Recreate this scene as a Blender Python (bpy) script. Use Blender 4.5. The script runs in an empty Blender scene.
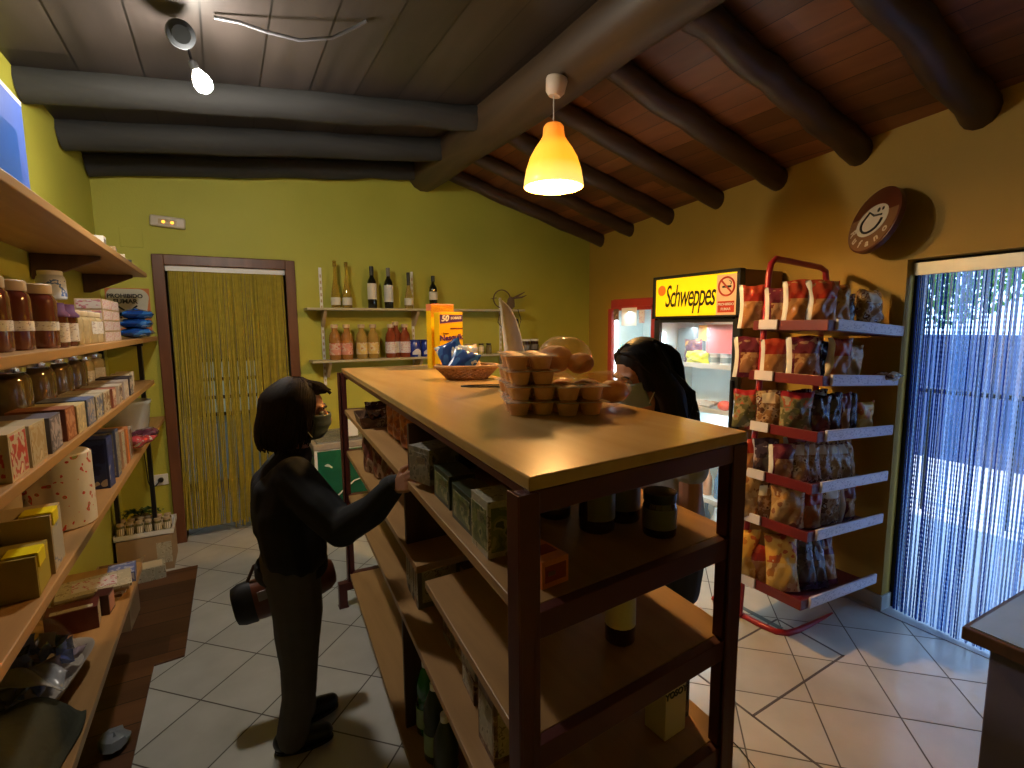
import bpy, bmesh, math, random
import numpy as np
from mathutils import Vector, Matrix, Euler
PI = math.pi
random.seed(7)
scene = bpy.context.scene
COL = scene.collection

# ------------------------------------------------------------------ materials
def _nt(name):
    m = bpy.data.materials.new(name); m.use_nodes = True
    nt = m.node_tree
    b = nt.nodes['Principled BSDF']
    return m, nt, b
def setp(b, **k):
    for n, v in k.items():
        b.inputs[n].default_value = v
def c4(c): return (c[0], c[1], c[2], 1.0)
def mat(name, col, rough=.5, metal=0, var=.12, scale=14, bump=0.0, bscale=60, trans=0, emis=None, es=0, alpha=1, coat=0, sss=0, ior=1.45):
    m, nt, b = _nt(name)
    N = nt.nodes; L = nt.links
    tc = N.new('ShaderNodeTexCoord')
    no = N.new('ShaderNodeTexNoise'); no.inputs['Scale'].default_value = scale; no.inputs['Detail'].default_value = 3
    L.new(tc.outputs['Object'], no.inputs['Vector'])
    mx = N.new('ShaderNodeMix'); mx.data_type = 'RGBA'
    lo = [max(0, c*(1-var)) for c in col]; hi = [min(1, c*(1+var)) for c in col]
    mx.inputs[6].default_value = c4(lo); mx.inputs[7].default_value = c4(hi)
    L.new(no.outputs['Fac'], mx.inputs[0]); L.new(mx.outputs[2], b.inputs['Base Color'])
    b.inputs['Roughness'].default_value = rough; b.inputs['Metallic'].default_value = metal
    if trans: b.inputs['Transmission Weight'].default_value = trans; b.inputs['IOR'].default_value = ior
    if coat: b.inputs['Coat Weight'].default_value = coat
    if emis: b.inputs['Emission Color'].default_value = c4(emis); b.inputs['Emission Strength'].default_value = es
    if alpha < 1: b.inputs['Alpha'].default_value = alpha
    if bump:
        n2 = N.new('ShaderNodeTexNoise'); n2.inputs['Scale'].default_value = bscale; n2.inputs['Detail'].default_value = 4
        L.new(tc.outputs['Object'], n2.inputs['Vector'])
        bp = N.new('ShaderNodeBump'); bp.inputs['Strength'].default_value = bump; bp.inputs['Distance'].default_value = .01
        L.new(n2.outputs['Fac'], bp.inputs['Height']); L.new(bp.outputs['Normal'], b.inputs['Normal'])
    return m
def ramp(N, stops, interp='LINEAR'):
    r = N.new('ShaderNodeValToRGB'); r.color_ramp.interpolation = interp
    e = r.color_ramp.elements
    e[0].position, e[0].color = stops[0][0], c4(stops[0][1])
    e[1].position, e[1].color = stops[-1][0], c4(stops[-1][1])
    for p, c in stops[1:-1]:
        x = e.new(p); x.color = c4(c)
    return r
def wood(name, dark, light, rough=.45, axis=1, scale=1.0, stretch=12, board=None, bump=.05):
    """grain running along axis; board = width of planks across the other horizontal axis"""
    m, nt, b = _nt(name); N = nt.nodes; L = nt.links
    tc = N.new('ShaderNodeTexCoord'); mp = N.new('ShaderNodeMapping')
    s = [6*scale*stretch/3]*3; s[axis] = 1.6*scale
    mp.inputs['Scale'].default_value = s
    L.new(tc.outputs['Object'], mp.inputs['Vector'])
    no = N.new('ShaderNodeTexNoise'); no.inputs['Scale'].default_value = 1.0; no.inputs['Detail'].default_value = 6; no.inputs['Distortion'].default_value = .6
    L.new(mp.outputs[0], no.inputs['Vector'])
    r = ramp(N, [(.3, dark), (.7, light)])
    L.new(no.outputs['Fac'], r.inputs['Fac'])
    out = r.outputs['Color']
    if board:
        sp = N.new('ShaderNodeSeparateXYZ'); L.new(tc.outputs['Object'], sp.inputs[0])
        ax = 0 if axis == 1 else 1
        dv = N.new('ShaderNodeMath'); dv.operation = 'DIVIDE'; dv.inputs[1].default_value = board
        L.new(sp.outputs[ax], dv.inputs[0])
        fl = N.new('ShaderNodeMath'); fl.operation = 'FLOOR'; L.new(dv.outputs[0], fl.inputs[0])
        # stagger board ends along the run
        st = N.new('ShaderNodeMath'); st.operation = 'MULTIPLY_ADD'; st.inputs[1].default_value = .73; L.new(fl.outputs[0], st.inputs[0])
        al = N.new('ShaderNodeMath'); al.operation = 'DIVIDE'; al.inputs[1].default_value = 2.4; L.new(sp.outputs[axis], al.inputs[0])
        L.new(al.outputs[0], st.inputs[2])
        fl2 = N.new('ShaderNodeMath'); fl2.operation = 'FLOOR'; L.new(st.outputs[0], fl2.inputs[0])
        cb = N.new('ShaderNodeCombineXYZ'); L.new(fl.outputs[0], cb.inputs[0]); L.new(fl2.outputs[0], cb.inputs[1])
        wn = N.new('ShaderNodeTexWhiteNoise'); wn.noise_dimensions = '3D'; L.new(cb.outputs[0], wn.inputs['Vector'])
        hs = N.new('ShaderNodeHueSaturation'); L.new(out, hs.inputs['Color'])
        mr = N.new('ShaderNodeMapRange'); mr.inputs['To Min'].default_value = .6; mr.inputs['To Max'].default_value = 1.35
        L.new(wn.outputs['Value'], mr.inputs['Value']); L.new(mr.outputs[0], hs.inputs['Value'])
        fr = N.new('ShaderNodeMath'); fr.operation = 'FRACT'; L.new(dv.outputs[0], fr.inputs[0])
        gt = N.new('ShaderNodeMath'); gt.operation = 'LESS_THAN'; gt.inputs[1].default_value = .035; L.new(fr.outputs[0], gt.inputs[0])
        mx = N.new('ShaderNodeMix'); mx.data_type = 'RGBA'; mx.inputs[7].default_value = c4([c*.25 for c in dark])
        L.new(gt.outputs[0], mx.inputs[0]); L.new(hs.outputs[0], mx.inputs[6]); out = mx.outputs[2]
    L.new(out, b.inputs['Base Color']); b.inputs['Roughness'].default_value = rough
    bp = N.new('ShaderNodeBump'); bp.inputs['Strength'].default_value = bump; bp.inputs['Distance'].default_value = .01
    L.new(no.outputs['Fac'], bp.inputs['Height']); L.new(bp.outputs['Normal'], b.inputs['Normal'])
    return m
def speck(name, stops, scale=25, rough=.25, stretch=(1, 1, 1), interp='CONSTANT', detail=2, bump=0.0, coat=0):
    """printed packaging or food seen through film: hard blobs of a few colours"""
    m, nt, b = _nt(name); N = nt.nodes; L = nt.links
    tc = N.new('ShaderNodeTexCoord'); mp = N.new('ShaderNodeMapping'); mp.inputs['Scale'].default_value = stretch
    L.new(tc.outputs['Object'], mp.inputs['Vector'])
    no = N.new('ShaderNodeTexNoise'); no.inputs['Scale'].default_value = scale; no.inputs['Detail'].default_value = detail
    L.new(mp.outputs[0], no.inputs['Vector'])
    r = ramp(N, stops, interp); L.new(no.outputs['Fac'], r.inputs['Fac'])
    L.new(r.outputs['Color'], b.inputs['Base Color']); b.inputs['Roughness'].default_value = rough
    if coat: b.inputs['Coat Weight'].default_value = coat
    if bump:
        bp = N.new('ShaderNodeBump'); bp.inputs['Strength'].default_value = bump; bp.inputs['Distance'].default_value = .01
        L.new(no.outputs['Fac'], bp.inputs['Height']); L.new(bp.outputs['Normal'], b.inputs['Normal'])
    return m
def glassy(name, col, a=.35, rough=.08):
    """thin film or clear plastic: part clear, part glossy"""
    m = bpy.data.materials.new(name); m.use_nodes = True; nt = m.node_tree; N = nt.nodes; L = nt.links
    N.clear(); o = N.new('ShaderNodeOutputMaterial'); t = N.new('ShaderNodeBsdfTransparent'); p = N.new('ShaderNodeBsdfPrincipled')
    p.inputs['Base Color'].default_value = c4(col); p.inputs['Roughness'].default_value = rough
    tc = N.new('ShaderNodeTexCoord'); no = N.new('ShaderNodeTexNoise'); no.inputs['Scale'].default_value = 9
    L.new(tc.outputs['Object'], no.inputs['Vector'])
    bp = N.new('ShaderNodeBump'); bp.inputs['Strength'].default_value = .25; L.new(no.outputs['Fac'], bp.inputs['Height']); L.new(bp.outputs['Normal'], p.inputs['Normal'])
    mx = N.new('ShaderNodeMixShader'); mx.inputs[0].default_value = a
    L.new(t.outputs[0], mx.inputs[1]); L.new(p.outputs[0], mx.inputs[2]); L.new(mx.outputs[0], o.inputs[0])
    return m

# ------------------------------------------------------------------ mesh builder
class MB:
    def __init__(s): s.v = []; s.f = []; s.mi = []
    def add(s, vs, fs, mi=0, T=None):
        o = len(s.v)
        for p in vs:
            p = Vector(p)
            if T is not None: p = T @ p
            s.v.append(tuple(p))
        for f in fs: s.f.append(tuple(i+o for i in f)); s.mi.append(mi)
        return s
    def box(s, x0, x1, y0, y1, z0, z1, mi=0, T=None):
        vs = [(x0,y0,z0),(x1,y0,z0),(x1,y1,z0),(x0,y1,z0),(x0,y0,z1),(x1,y0,z1),(x1,y1,z1),(x0,y1,z1)]
        return s.add(vs, [(0,3,2,1),(4,5,6,7),(0,1,5,4),(1,2,6,5),(2,3,7,6),(3,0,4,7)], mi, T)
    def cbox(s, c, d, mi=0, T=None):
        return s.box(c[0]-d[0]/2, c[0]+d[0]/2, c[1]-d[1]/2, c[1]+d[1]/2, c[2]-d[2]/2, c[2]+d[2]/2, mi, T)
    def prism(s, poly, z0, z1, mi=0, T=None):
        n = len(poly)
        vs = [(p[0], p[1], z0) for p in poly] + [(p[0], p[1], z1) for p in poly]
        fs = [tuple(range(n-1, -1, -1)), tuple(range(n, 2*n))] + [(i, (i+1) % n, n+(i+1) % n, n+i) for i in range(n)]
        return s.add(vs, fs, mi, T)
    def lathe(s, prof, n=16, mi=0, T=None, c=(0, 0), sx=1, sy=1, cap=True):
        vs = []; fs = []
        for r, z in prof:
            for k in range(n):
                a = 2*PI*k/n; vs.append((c[0]+r*sx*math.cos(a), c[1]+r*sy*math.sin(a), z))
        for i in range(len(prof)-1):
            for k in range(n):
                k2 = (k+1) % n; fs.append((i*n+k, i*n+k2, (i+1)*n+k2, (i+1)*n+k))
        if cap:
            fs.append(tuple(range(n-1, -1, -1))); m = (len(prof)-1)*n; fs.append(tuple(range(m, m+n)))
        return s.add(vs, fs, mi, T)
    def tube(s, pts, r, n=8, mi=0, T=None, cap=True, closed=False, sq=1.0):
        pts = [Vector(p) for p in pts]; m = len(pts)
        rs = r if isinstance(r, (list, tuple)) else [r]*m
        vs = []; fs = []; up = None
        for i, p in enumerate(pts):
            if closed: d = (pts[(i+1) % m]-pts[i-1])
            else: d = (pts[min(i+1, m-1)]-pts[max(i-1, 0)])
            if d.length < 1e-9: d = Vector((0, 0, 1))
            d.normalize()
            if up is None:
                up = Vector((0, 0, 1)) if abs(d.z) < .9 else Vector((1, 0, 0))
            a = d.cross(up); a.normalize(); b = a.cross(d); b.normalize(); up = b
            for k in range(n):
                t = 2*PI*k/n; vs.append(p + a*(rs[i]*math.cos(t)) + b*(rs[i]*sq*math.sin(t)))
        for i in range(m if closed else m-1):
            j = (i+1) % m
            for k in range(n):
                k2 = (k+1) % n; fs.append((i*n+k, i*n+k2, j*n+k2, j*n+k))
        if cap and not closed:
            fs.append(tuple(range(n-1, -1, -1))); q = (m-1)*n; fs.append(tuple(range(q, q+n)))
        return s.add(vs, fs, mi, T)
    def ell(s, c, r, n=12, mi=0, T=None, jit=0, rnd=None):
        vs = []; fs = []; h = max(5, n//2+1)
        for i in range(h+1):
            ph = PI*i/h
            for k in range(n):
                t = 2*PI*k/n; j = 1 + (rnd.uniform(-jit, jit) if jit and rnd else 0)
                vs.append((c[0]+r[0]*j*math.sin(ph)*math.cos(t), c[1]+r[1]*j*math.sin(ph)*math.sin(t), c[2]+r[2]*j*math.cos(ph)))
        for i in range(h):
            for k in range(n):
                k2 = (k+1) % n; fs.append((i*n+k, (i+1)*n+k, (i+1)*n+k2, i*n+k2))
        return s.add(vs, fs, mi, T)
    def grid(s, fn, nu, nv, mi=0, T=None):
        vs = [fn(i/nu, j/nv) for j in range(nv+1) for i in range(nu+1)]
        fs = [(j*(nu+1)+i, j*(nu+1)+i+1, (j+1)*(nu+1)+i+1, (j+1)*(nu+1)+i) for j in range(nv) for i in range(nu)]
        return s.add(vs, fs, mi, T)
    def build(s, name, mats, parent=None, smooth=False, bevel=0, loc=(0, 0, 0), rot=(0, 0, 0), seg=2, angle=35):
        me = bpy.data.meshes.new(name); me.from_pydata(s.v, [], s.f); me.validate()
        if not isinstance(mats, (list, tuple)): mats = [mats]
        for m in mats: me.materials.append(m)
        if len(me.polygons) == len(s.mi):
            me.polygons.foreach_set('material_index', s.mi)
        bm = bmesh.new(); bm.from_mesh(me)
        bmesh.ops.remove_doubles(bm, verts=bm.verts, dist=1e-6)
        bmesh.ops.recalc_face_normals(bm, faces=bm.faces); bm.to_mesh(me); bm.free()
        if smooth:
            me.polygons.foreach_set('use_smooth', [True]*len(me.polygons)); me.set_sharp_from_angle(angle=math.radians(angle))
        me.update()
        o = bpy.data.objects.new(name, me); COL.objects.link(o)
        o.location = loc; o.rotation_euler = rot
        if parent is not None: o.parent = parent
        if bevel:
            bv = o.modifiers.new('bevel', 'BEVEL'); bv.width = bevel; bv.segments = seg; bv.limit_method = 'ANGLE'; bv.angle_limit = math.radians(40)
        return o
def tag(o, label=None, cat=None, group=None, kind=None):
    if label: o['label'] = label
    if cat: o['category'] = cat
    if group: o['group'] = group
    if kind: o['kind'] = kind
    return o
def thing(name, label, cat, loc=(0, 0, 0), rot=(0, 0, 0), group=None):
    o = bpy.data.objects.new(name, None); COL.objects.link(o)
    o.location = loc; o.rotation_euler = rot if isinstance(rot, (tuple, list)) else (0, 0, rot)
    o.empty_display_size = .05
    return tag(o, label, cat, group)
def struct(o): o['kind'] = 'structure'; return o
def dup(root, loc=None, rot=None, label=None, group=None, scale=None):
    r = root.copy(); COL.objects.link(r)
    if loc is not None: r.location = loc
    if rot is not None: r.rotation_euler = rot if isinstance(rot, (tuple, list)) else (0, 0, rot)
    if scale is not None: r.scale = scale
    if label: r['label'] = label
    if group: r['group'] = group
    for ch in list(root.children):
        c = ch.copy(); COL.objects.link(c); c.parent = r
        for g in list(ch.children):
            d = g.copy(); COL.objects.link(d); d.parent = c
    return r
def text(s, size, M, name, m, parent=None, depth=.0006, bold=0.0, align='CENTER', shear=0, space=1.0, sx=1.0):
    """lettering as a real mesh, lying in the XY plane of matrix M"""
    cu = bpy.data.curves.new(name, 'FONT'); cu.body = s; cu.size = size; cu.extrude = depth; cu.align_x = align; cu.align_y = 'CENTER'
    cu.offset = bold; cu.shear = shear; cu.space_character = space; cu.resolution_u = 3
    tmp = bpy.data.objects.new(name+'_t', cu); COL.objects.link(tmp)
    bpy.context.view_layer.update()
    me = bpy.data.meshes.new_from_object(tmp.evaluated_get(bpy.context.evaluated_depsgraph_get()))
    bpy.data.objects.remove(tmp); me.name = name
    me.transform(M @ Matrix.Diagonal((sx, 1, 1, 1))); me.materials.clear(); me.materials.append(m)
    o = bpy.data.objects.new(name, me); COL.objects.link(o)
    if parent is not None: o.parent = parent
    return o
def face_M(origin, right, up):
    r = Vector(right).normalized(); u = Vector(up).normalized(); n = r.cross(u)
    return Matrix(((r.x, u.x, n.x, origin[0]), (r.y, u.y, n.y, origin[1]), (r.z, u.z, n.z, origin[2]), (0, 0, 0, 1)))
def Rz(a): return Matrix.Rotation(a, 4, 'Z')
def TR(loc, rz=0, rx=0, ry=0): return Matrix.Translation(loc) @ Euler((rx, ry, rz)).to_matrix().to_4x4()

# ------------------------------------------------------------------ palette
M = {}
M['shelf_wood'] = wood('shelf wood', (.33, .175, .062), (.46, .26, .10), .42, 1, .8, 10)
M['shelf_wood_x'] = wood('wall shelf board', (.38, .33, .20), (.48, .42, .27), .45, 0, .8, 10)
M['counter_top'] = wood('counter laminate', (.50, .30, .11), (.60, .38, .155), .22, 1, .6, 9, bump=.015)
M['dark_wood'] = wood('dark wood', (.05, .022, .010), (.10, .045, .02), .5, 2, 1, 8)
M['door_wood'] = wood('door frame wood', (.10, .035, .015), (.17, .065, .03), .4, 2, 1, 8)
M['log'] = wood('log wood', (.040, .023, .011), (.072, .041, .019), .55, 1, .7, 7, bump=.35)
M['log_x'] = wood('rafter wood', (.04, .020, .010), (.075, .038, .017), .5, 0, .7, 7, bump=.35)
M['log_l'] = wood('dark grey rafter wood', (.020, .0195, .019), (.034, .033, .032), .8, 0, .7, 7, bump=.3)  # left-slope rafters, darker and greyer than those on the right
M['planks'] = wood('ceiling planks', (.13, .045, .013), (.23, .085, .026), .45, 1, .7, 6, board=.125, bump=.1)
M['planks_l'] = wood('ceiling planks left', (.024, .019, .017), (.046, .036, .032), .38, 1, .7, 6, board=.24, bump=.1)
M['mat_wood'] = wood('floor mat wood', (.085, .032, .012), (.15, .06, .022), .5, 0, .7, 6, board=.16)
M['red_metal'] = mat('dark red metal', (.10, .022, .018), .4, .2)
M['rack_red'] = mat('red rack enamel', (.36, .02, .03), .3, .1)
M['black'] = mat('black', (.012, .012, .012), .4)
M['black_metal'] = mat('black metal', (.02, .02, .022), .35, .5)
M['white'] = mat('white', (.78, .77, .74), .4, var=.04)
M['white_gloss'] = mat('white gloss', (.8, .8, .8), .15, var=.03)
M['chrome'] = mat('chrome', (.7, .7, .7), .2, 1)
M['cream'] = mat('cream', (.7, .6, .42), .5, var=.06)
M['orange'] = mat('orange plastic', (.75, .22, .05), .35)
M['yellow'] = mat('yellow', (.85, .6, .02), .35, var=.05)
M['blue'] = mat('blue', (.02, .10, .42), .35)
M['deep_blue'] = mat('deep blue', (.01, .025, .22), .3)
M['skin'] = mat('skin', (.55, .27, .17), .5, var=.08, scale=8)
M['skin_shade'] = mat('skin olive', (.42, .20, .12), .5, var=.08, scale=8)
M['hair'] = mat('dark brown hair', (.016, .009, .007), .62, var=.4, scale=60)
M['hair2'] = mat('black hair', (.010, .007, .008), .55, var=.4, scale=60)
M['lip'] = mat('mask cloth', (.16, .24, .26), .8)
LP, LS, SKY, EXPO = 40, 17, 2.8, 1.1
# ================================================================== the room
YB = 4.42
XL = -.70
def xr(y): return 3.10 + (y-1.30)*(3.48-3.10)/(YB-1.30)     # the right wall runs slightly outwards
RX, RZ = 1.67, 3.00
def zl(x): return RZ + (x-RX)*.124
def zrf(x): return RZ - (x-RX)*.275
# wall plaster
def plaster(name, a, b, stain=None):
    m, nt, bs = _nt(name); N = nt.nodes; L = nt.links
    tc = N.new('ShaderNodeTexCoord'); no = N.new('ShaderNodeTexNoise'); no.inputs['Scale'].default_value = 1.3; no.inputs['Detail'].default_value = 5
    L.new(tc.outputs['Object'], no.inputs['Vector']); r = ramp(N, [(.35, a), (.65, b)]); L.new(no.outputs['Fac'], r.inputs['Fac'])
    L.new(r.outputs['Color'], bs.inputs['Base Color']); bs.inputs['Roughness'].default_value = .62
    n2 = N.new('ShaderNodeTexNoise'); n2.inputs['Scale'].default_value = 90; n2.inputs['Detail'].default_value = 3; L.new(tc.outputs['Object'], n2.inputs['Vector'])
    bp = N.new('ShaderNodeBump'); bp.inputs['Strength'].default_value = .12; bp.inputs['Distance'].default_value = .01
    L.new(n2.outputs['Fac'], bp.inputs['Height']); L.new(bp.outputs['Normal'], bs.inputs['Normal'])
    return m
M['wall_green'] = plaster('olive green paint', (.43, .41, .048), (.50, .47, .062))
M['wall_green_warm'] = plaster('lamp-warmed green paint', (.40, .24, .028), (.46, .28, .035))  # same green paint, with the lamp's warm cast put into the colour
M['wall_dim'] = plaster('hall plaster', (.30, .28, .20), (.36, .34, .25))
# floor tiles, laid diagonally
def tiles():
    m, nt, bs = _nt('floor tiles'); N = nt.nodes; L = nt.links
    tc = N.new('ShaderNodeTexCoord'); mp = N.new('ShaderNodeMapping'); mp.inputs['Rotation'].default_value = (0, 0, math.radians(-45)); 
    L.new(tc.outputs['Object'], mp.inputs['Vector'])
    sp = N.new('ShaderNodeSeparateXYZ'); L.new(mp.outputs[0], sp.inputs[0])
    masks = []; cells = []
    for ax, per, ph in ((0, .325, 2.24), (1, .318, 1.85)):
        a = N.new('ShaderNodeMath'); a.operation = 'SUBTRACT'; a.inputs[1].default_value = ph; L.new(sp.outputs[ax], a.inputs[0])
        d = N.new('ShaderNodeMath'); d.operation = 'DIVIDE'; d.inputs[1].default_value = per; L.new(a.outputs[0], d.inputs[0])
        f = N.new('ShaderNodeMath'); f.operation = 'FLOOR'; L.new(d.outputs[0], f.inputs[0]); cells.append(f)
        fr = N.new('ShaderNodeMath'); fr.operation = 'FRACT'; L.new(d.outputs[0], fr.inputs[0])
        pp = N.new('ShaderNodeMath'); pp.operation = 'PINGPONG'; pp.inputs[1].default_value = .5; L.new(fr.outputs[0], pp.inputs[0]); masks.append(pp)
    mn = N.new('ShaderNodeMath'); mn.operation = 'MINIMUM'; L.new(masks[0].outputs[0], mn.inputs[0]); L.new(masks[1].outputs[0], mn.inputs[1])
    g = N.new('ShaderNodeMapRange'); g.inputs['From Min'].default_value = .006; g.inputs['From Max'].default_value = .014; L.new(mn.outputs[0], g.inputs['Value'])
    cb = N.new('ShaderNodeCombineXYZ'); L.new(cells[0].outputs[0], cb.inputs[0]); L.new(cells[1].outputs[0], cb.inputs[1])
    wn = N.new('ShaderNodeTexWhiteNoise'); L.new(cb.outputs[0], wn.inputs['Vector'])
    no = N.new('ShaderNodeTexNoise'); no.inputs['Scale'].default_value = 4; no.inputs['Detail'].default_value = 5; L.new(tc.outputs['Object'], no.inputs['Vector'])
    ad = N.new('ShaderNodeMath'); ad.operation = 'MULTIPLY_ADD'; ad.inputs[1].default_value = .25; L.new(wn.outputs['Value'], ad.inputs[0]); L.new(no.outputs['Fac'], ad.inputs[2])
    r = ramp(N, [(.3, (.48, .475, .43)), (.9, (.66, .65, .60))]); L.new(ad.outputs[0], r.inputs['Fac'])
    mx = N.new('ShaderNodeMix'); mx.data_type = 'RGBA'; mx.inputs[6].default_value = (.10, .085, .07, 1); L.new(g.outputs[0], mx.inputs[0]); L.new(r.outputs['Color'], mx.inputs[7])
    L.new(mx.outputs[2], bs.inputs['Base Color'])
    rr = N.new('ShaderNodeMapRange'); rr.inputs['To Min'].default_value = .7; rr.inputs['To Max'].default_value = .22; L.new(g.outputs[0], rr.inputs['Value']); L.new(rr.outputs[0], bs.inputs['Roughness'])
    bp = N.new('ShaderNodeBump'); bp.inputs['Strength'].default_value = .3; bp.inputs['Distance'].default_value = .003; L.new(g.outputs[0], bp.inputs['Height']); L.new(bp.outputs['Normal'], bs.inputs['Normal'])
    return m
M['tiles'] = tiles()
YF = -1.6
struct(MB().box(-1.0, 3.7, YF-.2, 6.6, -.12, 0).build('floor', M['tiles']))
# back wall with doorway x -.33..  .47
DX0, DX1, DZ = -.33, .46, 2.05
b = MB()
b.box(XL-.15, DX0, YB, YB+.14, 0, 3.3); b.box(DX1, 3.75, YB, YB+.14, 0, 3.3); b.box(DX0, DX1, YB, YB+.14, DZ, 3.3)
struct(b.build('wall_back', M['wall_green']))
# left wall
struct(MB().box(XL-.15, XL, YF-.15, YB, 0, 3.3).build('wall_left', M['wall_green']))
# front wall behind the viewpoint
struct(MB().box(XL-.15, 3.6, YF-.15, YF, 0, 3.3).build('wall_front', M['wall_green']))
# right wall, with the exit opening y 0.30..1.30
def wallpiece(b, y0, y1, z0, z1, t=.16):
    b.prism([(xr(y0), y0), (xr(y0)+t, y0), (xr(y1)+t, y1), (xr(y1), y1)], z0, z1)
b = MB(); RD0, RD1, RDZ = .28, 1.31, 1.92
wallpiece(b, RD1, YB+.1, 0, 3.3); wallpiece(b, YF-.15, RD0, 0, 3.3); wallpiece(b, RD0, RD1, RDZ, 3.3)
struct(b.build('wall_right', M['wall_green_warm']))
# white tiled skirting on the right wall
b = MB()
for y0, y1 in ((RD1-.001, YB), (YF, RD0)):
    b.prism([(xr(y0)-.012, y0), (xr(y0)+.004, y0), (xr(y1)+.004, y1), (xr(y1)-.012, y1)], 0, .085)
b.prism([(xr(RD1)-.012, RD1-.01), (xr(RD1)+.15, RD1-.01), (xr(RD1)+.15, RD1+.004), (xr(RD1)-.012, RD1+.004)], 0, .085)
struct(b.build('baseboard_right', mat('skirting tile', (.5, .5, .46), .3), bevel=.002))
b = MB(); b.box(DX1+.1, 3.4, YB-.012, YB, 0, .085)
struct(b.build('baseboard_back', mat('skirting tile back', (.5, .5, .46), .3), bevel=.002))
# ceiling : two plank slopes
b = MB()
b.add([(XL-.2, YF-.2, zl(XL-.2)), (RX, YF-.2, RZ), (RX, YB+.2, RZ), (XL-.2, YB+.2, zl(XL-.2)),
       (XL-.2, YF-.2, zl(XL-.2)+.04), (RX, YF-.2, RZ+.04), (RX, YB+.2, RZ+.04), (XL-.2, YB+.2, zl(XL-.2)+.04)],
      [(0,1,2,3),(4,7,6,5),(0,4,5,1),(1,5,6,2),(2,6,7,3),(3,7,4,0)], 0)
b.add([(RX, YF-.2, RZ), (3.9, YF-.2, zrf(3.9)), (3.9, YB+.2, zrf(3.9)), (RX, YB+.2, RZ),
       (RX, YF-.2, RZ+.04), (3.9, YF-.2, zrf(3.9)+.04), (3.9, YB+.2, zrf(3.9)+.04), (RX, YB+.2, RZ+.04)],
      [(0,1,2,3),(4,7,6,5),(0,4,5,1),(1,5,6,2),(2,6,7,3),(3,7,4,0)], 1)
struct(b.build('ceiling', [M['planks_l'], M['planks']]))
struct(MB().box(-1.2, 4.1, YF-.4, 6.8, 3.32, 3.4).build('trim_1', M['dark_wood']))   # roof deck above, closes the loft
# ridge beam and rafters: irregular logs
def log(name, p0, p1, r0, r1, m, label, group, seed):
    rnd = random.Random(seed); p0 = Vector(p0); p1 = Vector(p1); n = 14
    pts = []; rs = []
    for i in range(n+1):
        t = i/n; p = p0.lerp(p1, t) + Vector((0, 0, 0))
        if 0 < i < n: p += Vector((rnd.uniform(-.008, .008), rnd.uniform(-.008, .008), rnd.uniform(-.006, .006)))
        pts.append(p - p0); rs.append((r0+(r1-r0)*t)*rnd.uniform(.95, 1.05))
    o = MB().tube(pts, rs, 14).build(name, m, smooth=True, loc=p0, angle=50)
    return tag(o, label, 'beam', group)
log('ridge_beam', (1.63, YB, 2.925), (1.63, YF, 2.925), .15, .155, M['log'], 'thick round log running along the ridge, the pendant lamp fixed under it', None, 3)
RAF = [(4.20,.065),(3.70,.06),(3.16,.066),(2.63,.066),(2.11,.07),(1.60,.075),(1.06,.08),(.5,.07),(-.2,.07)]
rl = ['slim rafter on the right slope, the one nearest the back wall', 'slim rafter on the right slope, second from the back wall', 'rafter on the right slope meeting the wall above the red fridge',
      'rafter on the right slope meeting the wall above the lit yellow fridge sign', 'rafter on the right slope ending above the gap between fridge and red rack',
      'dark thick rafter on the right slope ending left above the round wall sign', 'darkest rafter at the upper right corner, ending above the exit curtain', None, None]
for i, (y, r) in enumerate(RAF[:7]):
    x1 = xr(y)+.02
    log('rafter', (RX+.02, y+(.0 if i > 4 else .02), zrf(RX+.02)-r*.95), (x1, y, zrf(x1)-r*.72), r*.9, r*1.0, M['log_x'], rl[i], 'log rafters of the right roof slope', 20+i)
ll = ['left-slope rafter lying against the back wall', 'left-slope rafter second from the back wall', 'left-slope rafter just behind the glowing spot bulb']
for i, (y, r) in enumerate([(4.33, .075), (3.72, .085), (3.08, .075)]):
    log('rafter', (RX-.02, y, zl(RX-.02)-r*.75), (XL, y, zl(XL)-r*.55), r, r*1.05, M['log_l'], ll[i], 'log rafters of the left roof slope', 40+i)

# ------------------------------------------------ door_1 : the back doorway
f = MB(); w = .07
f.box(DX0-w, DX0, YB-.03, YB+.15, 0, DZ+w); f.box(DX1, DX1+w, YB-.03, YB+.15, 0, DZ+w); f.box(DX0, DX1, YB-.03, YB+.15, DZ, DZ+w)
struct(f.build('door_1', M['door_wood'], bevel=.004))
# yellow strand curtain
M['strand_y'] = mat('yellow raffia strands', (.46, .36, .045), .55, var=.3, scale=30)
cr = thing('strand_curtain', 'yellow strand door curtain hanging in the brown framed back doorway', 'curtain', ((DX0+DX1)/2, YB-.0, DZ))
MB().cbox((0, .015, -.02), (DX1-DX0-.004, .03, .04)).build('curtain_rail', M['white'], cr, bevel=.003)
rnd = random.Random(5); b = MB(); W = DX1-DX0-.03
NS = 230
for i in range(NS):
    u = (i+.5)/NS; x = (u-.5)*W + rnd.uniform(-.004, .004); y = .015+rnd.uniform(-.012, .012)
    # strands bunch towards the left lower down
    dx = .0; g = rnd.gauss(0, .006)
    cl = round((x+.0)/.055)*.055
    if .30 < u < .92: dx = (cl-x)*.75 - .01
    if .05 < u < .95 and rnd.random() < .15: dx += rnd.uniform(-.05, .02)
    L_ = 1.93 if u < .45 else rnd.uniform(1.90, 1.98)
    if u < .3: dx -= .015
    if .72 < u: L_ = rnd.uniform(1.86, 1.97)
    pts = [(x + (dx+g)*((t/7)**2.0), y+.006*math.sin(t+i), -.04-(L_)*t/7) for t in range(8)]
    b.tube(pts, (.0027+rnd.random()*.0014), 4, cap=False)
tag(b.build('strands', M['strand_y'], cr), 'hanging yellow raffia strands', kind='stuff')
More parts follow.
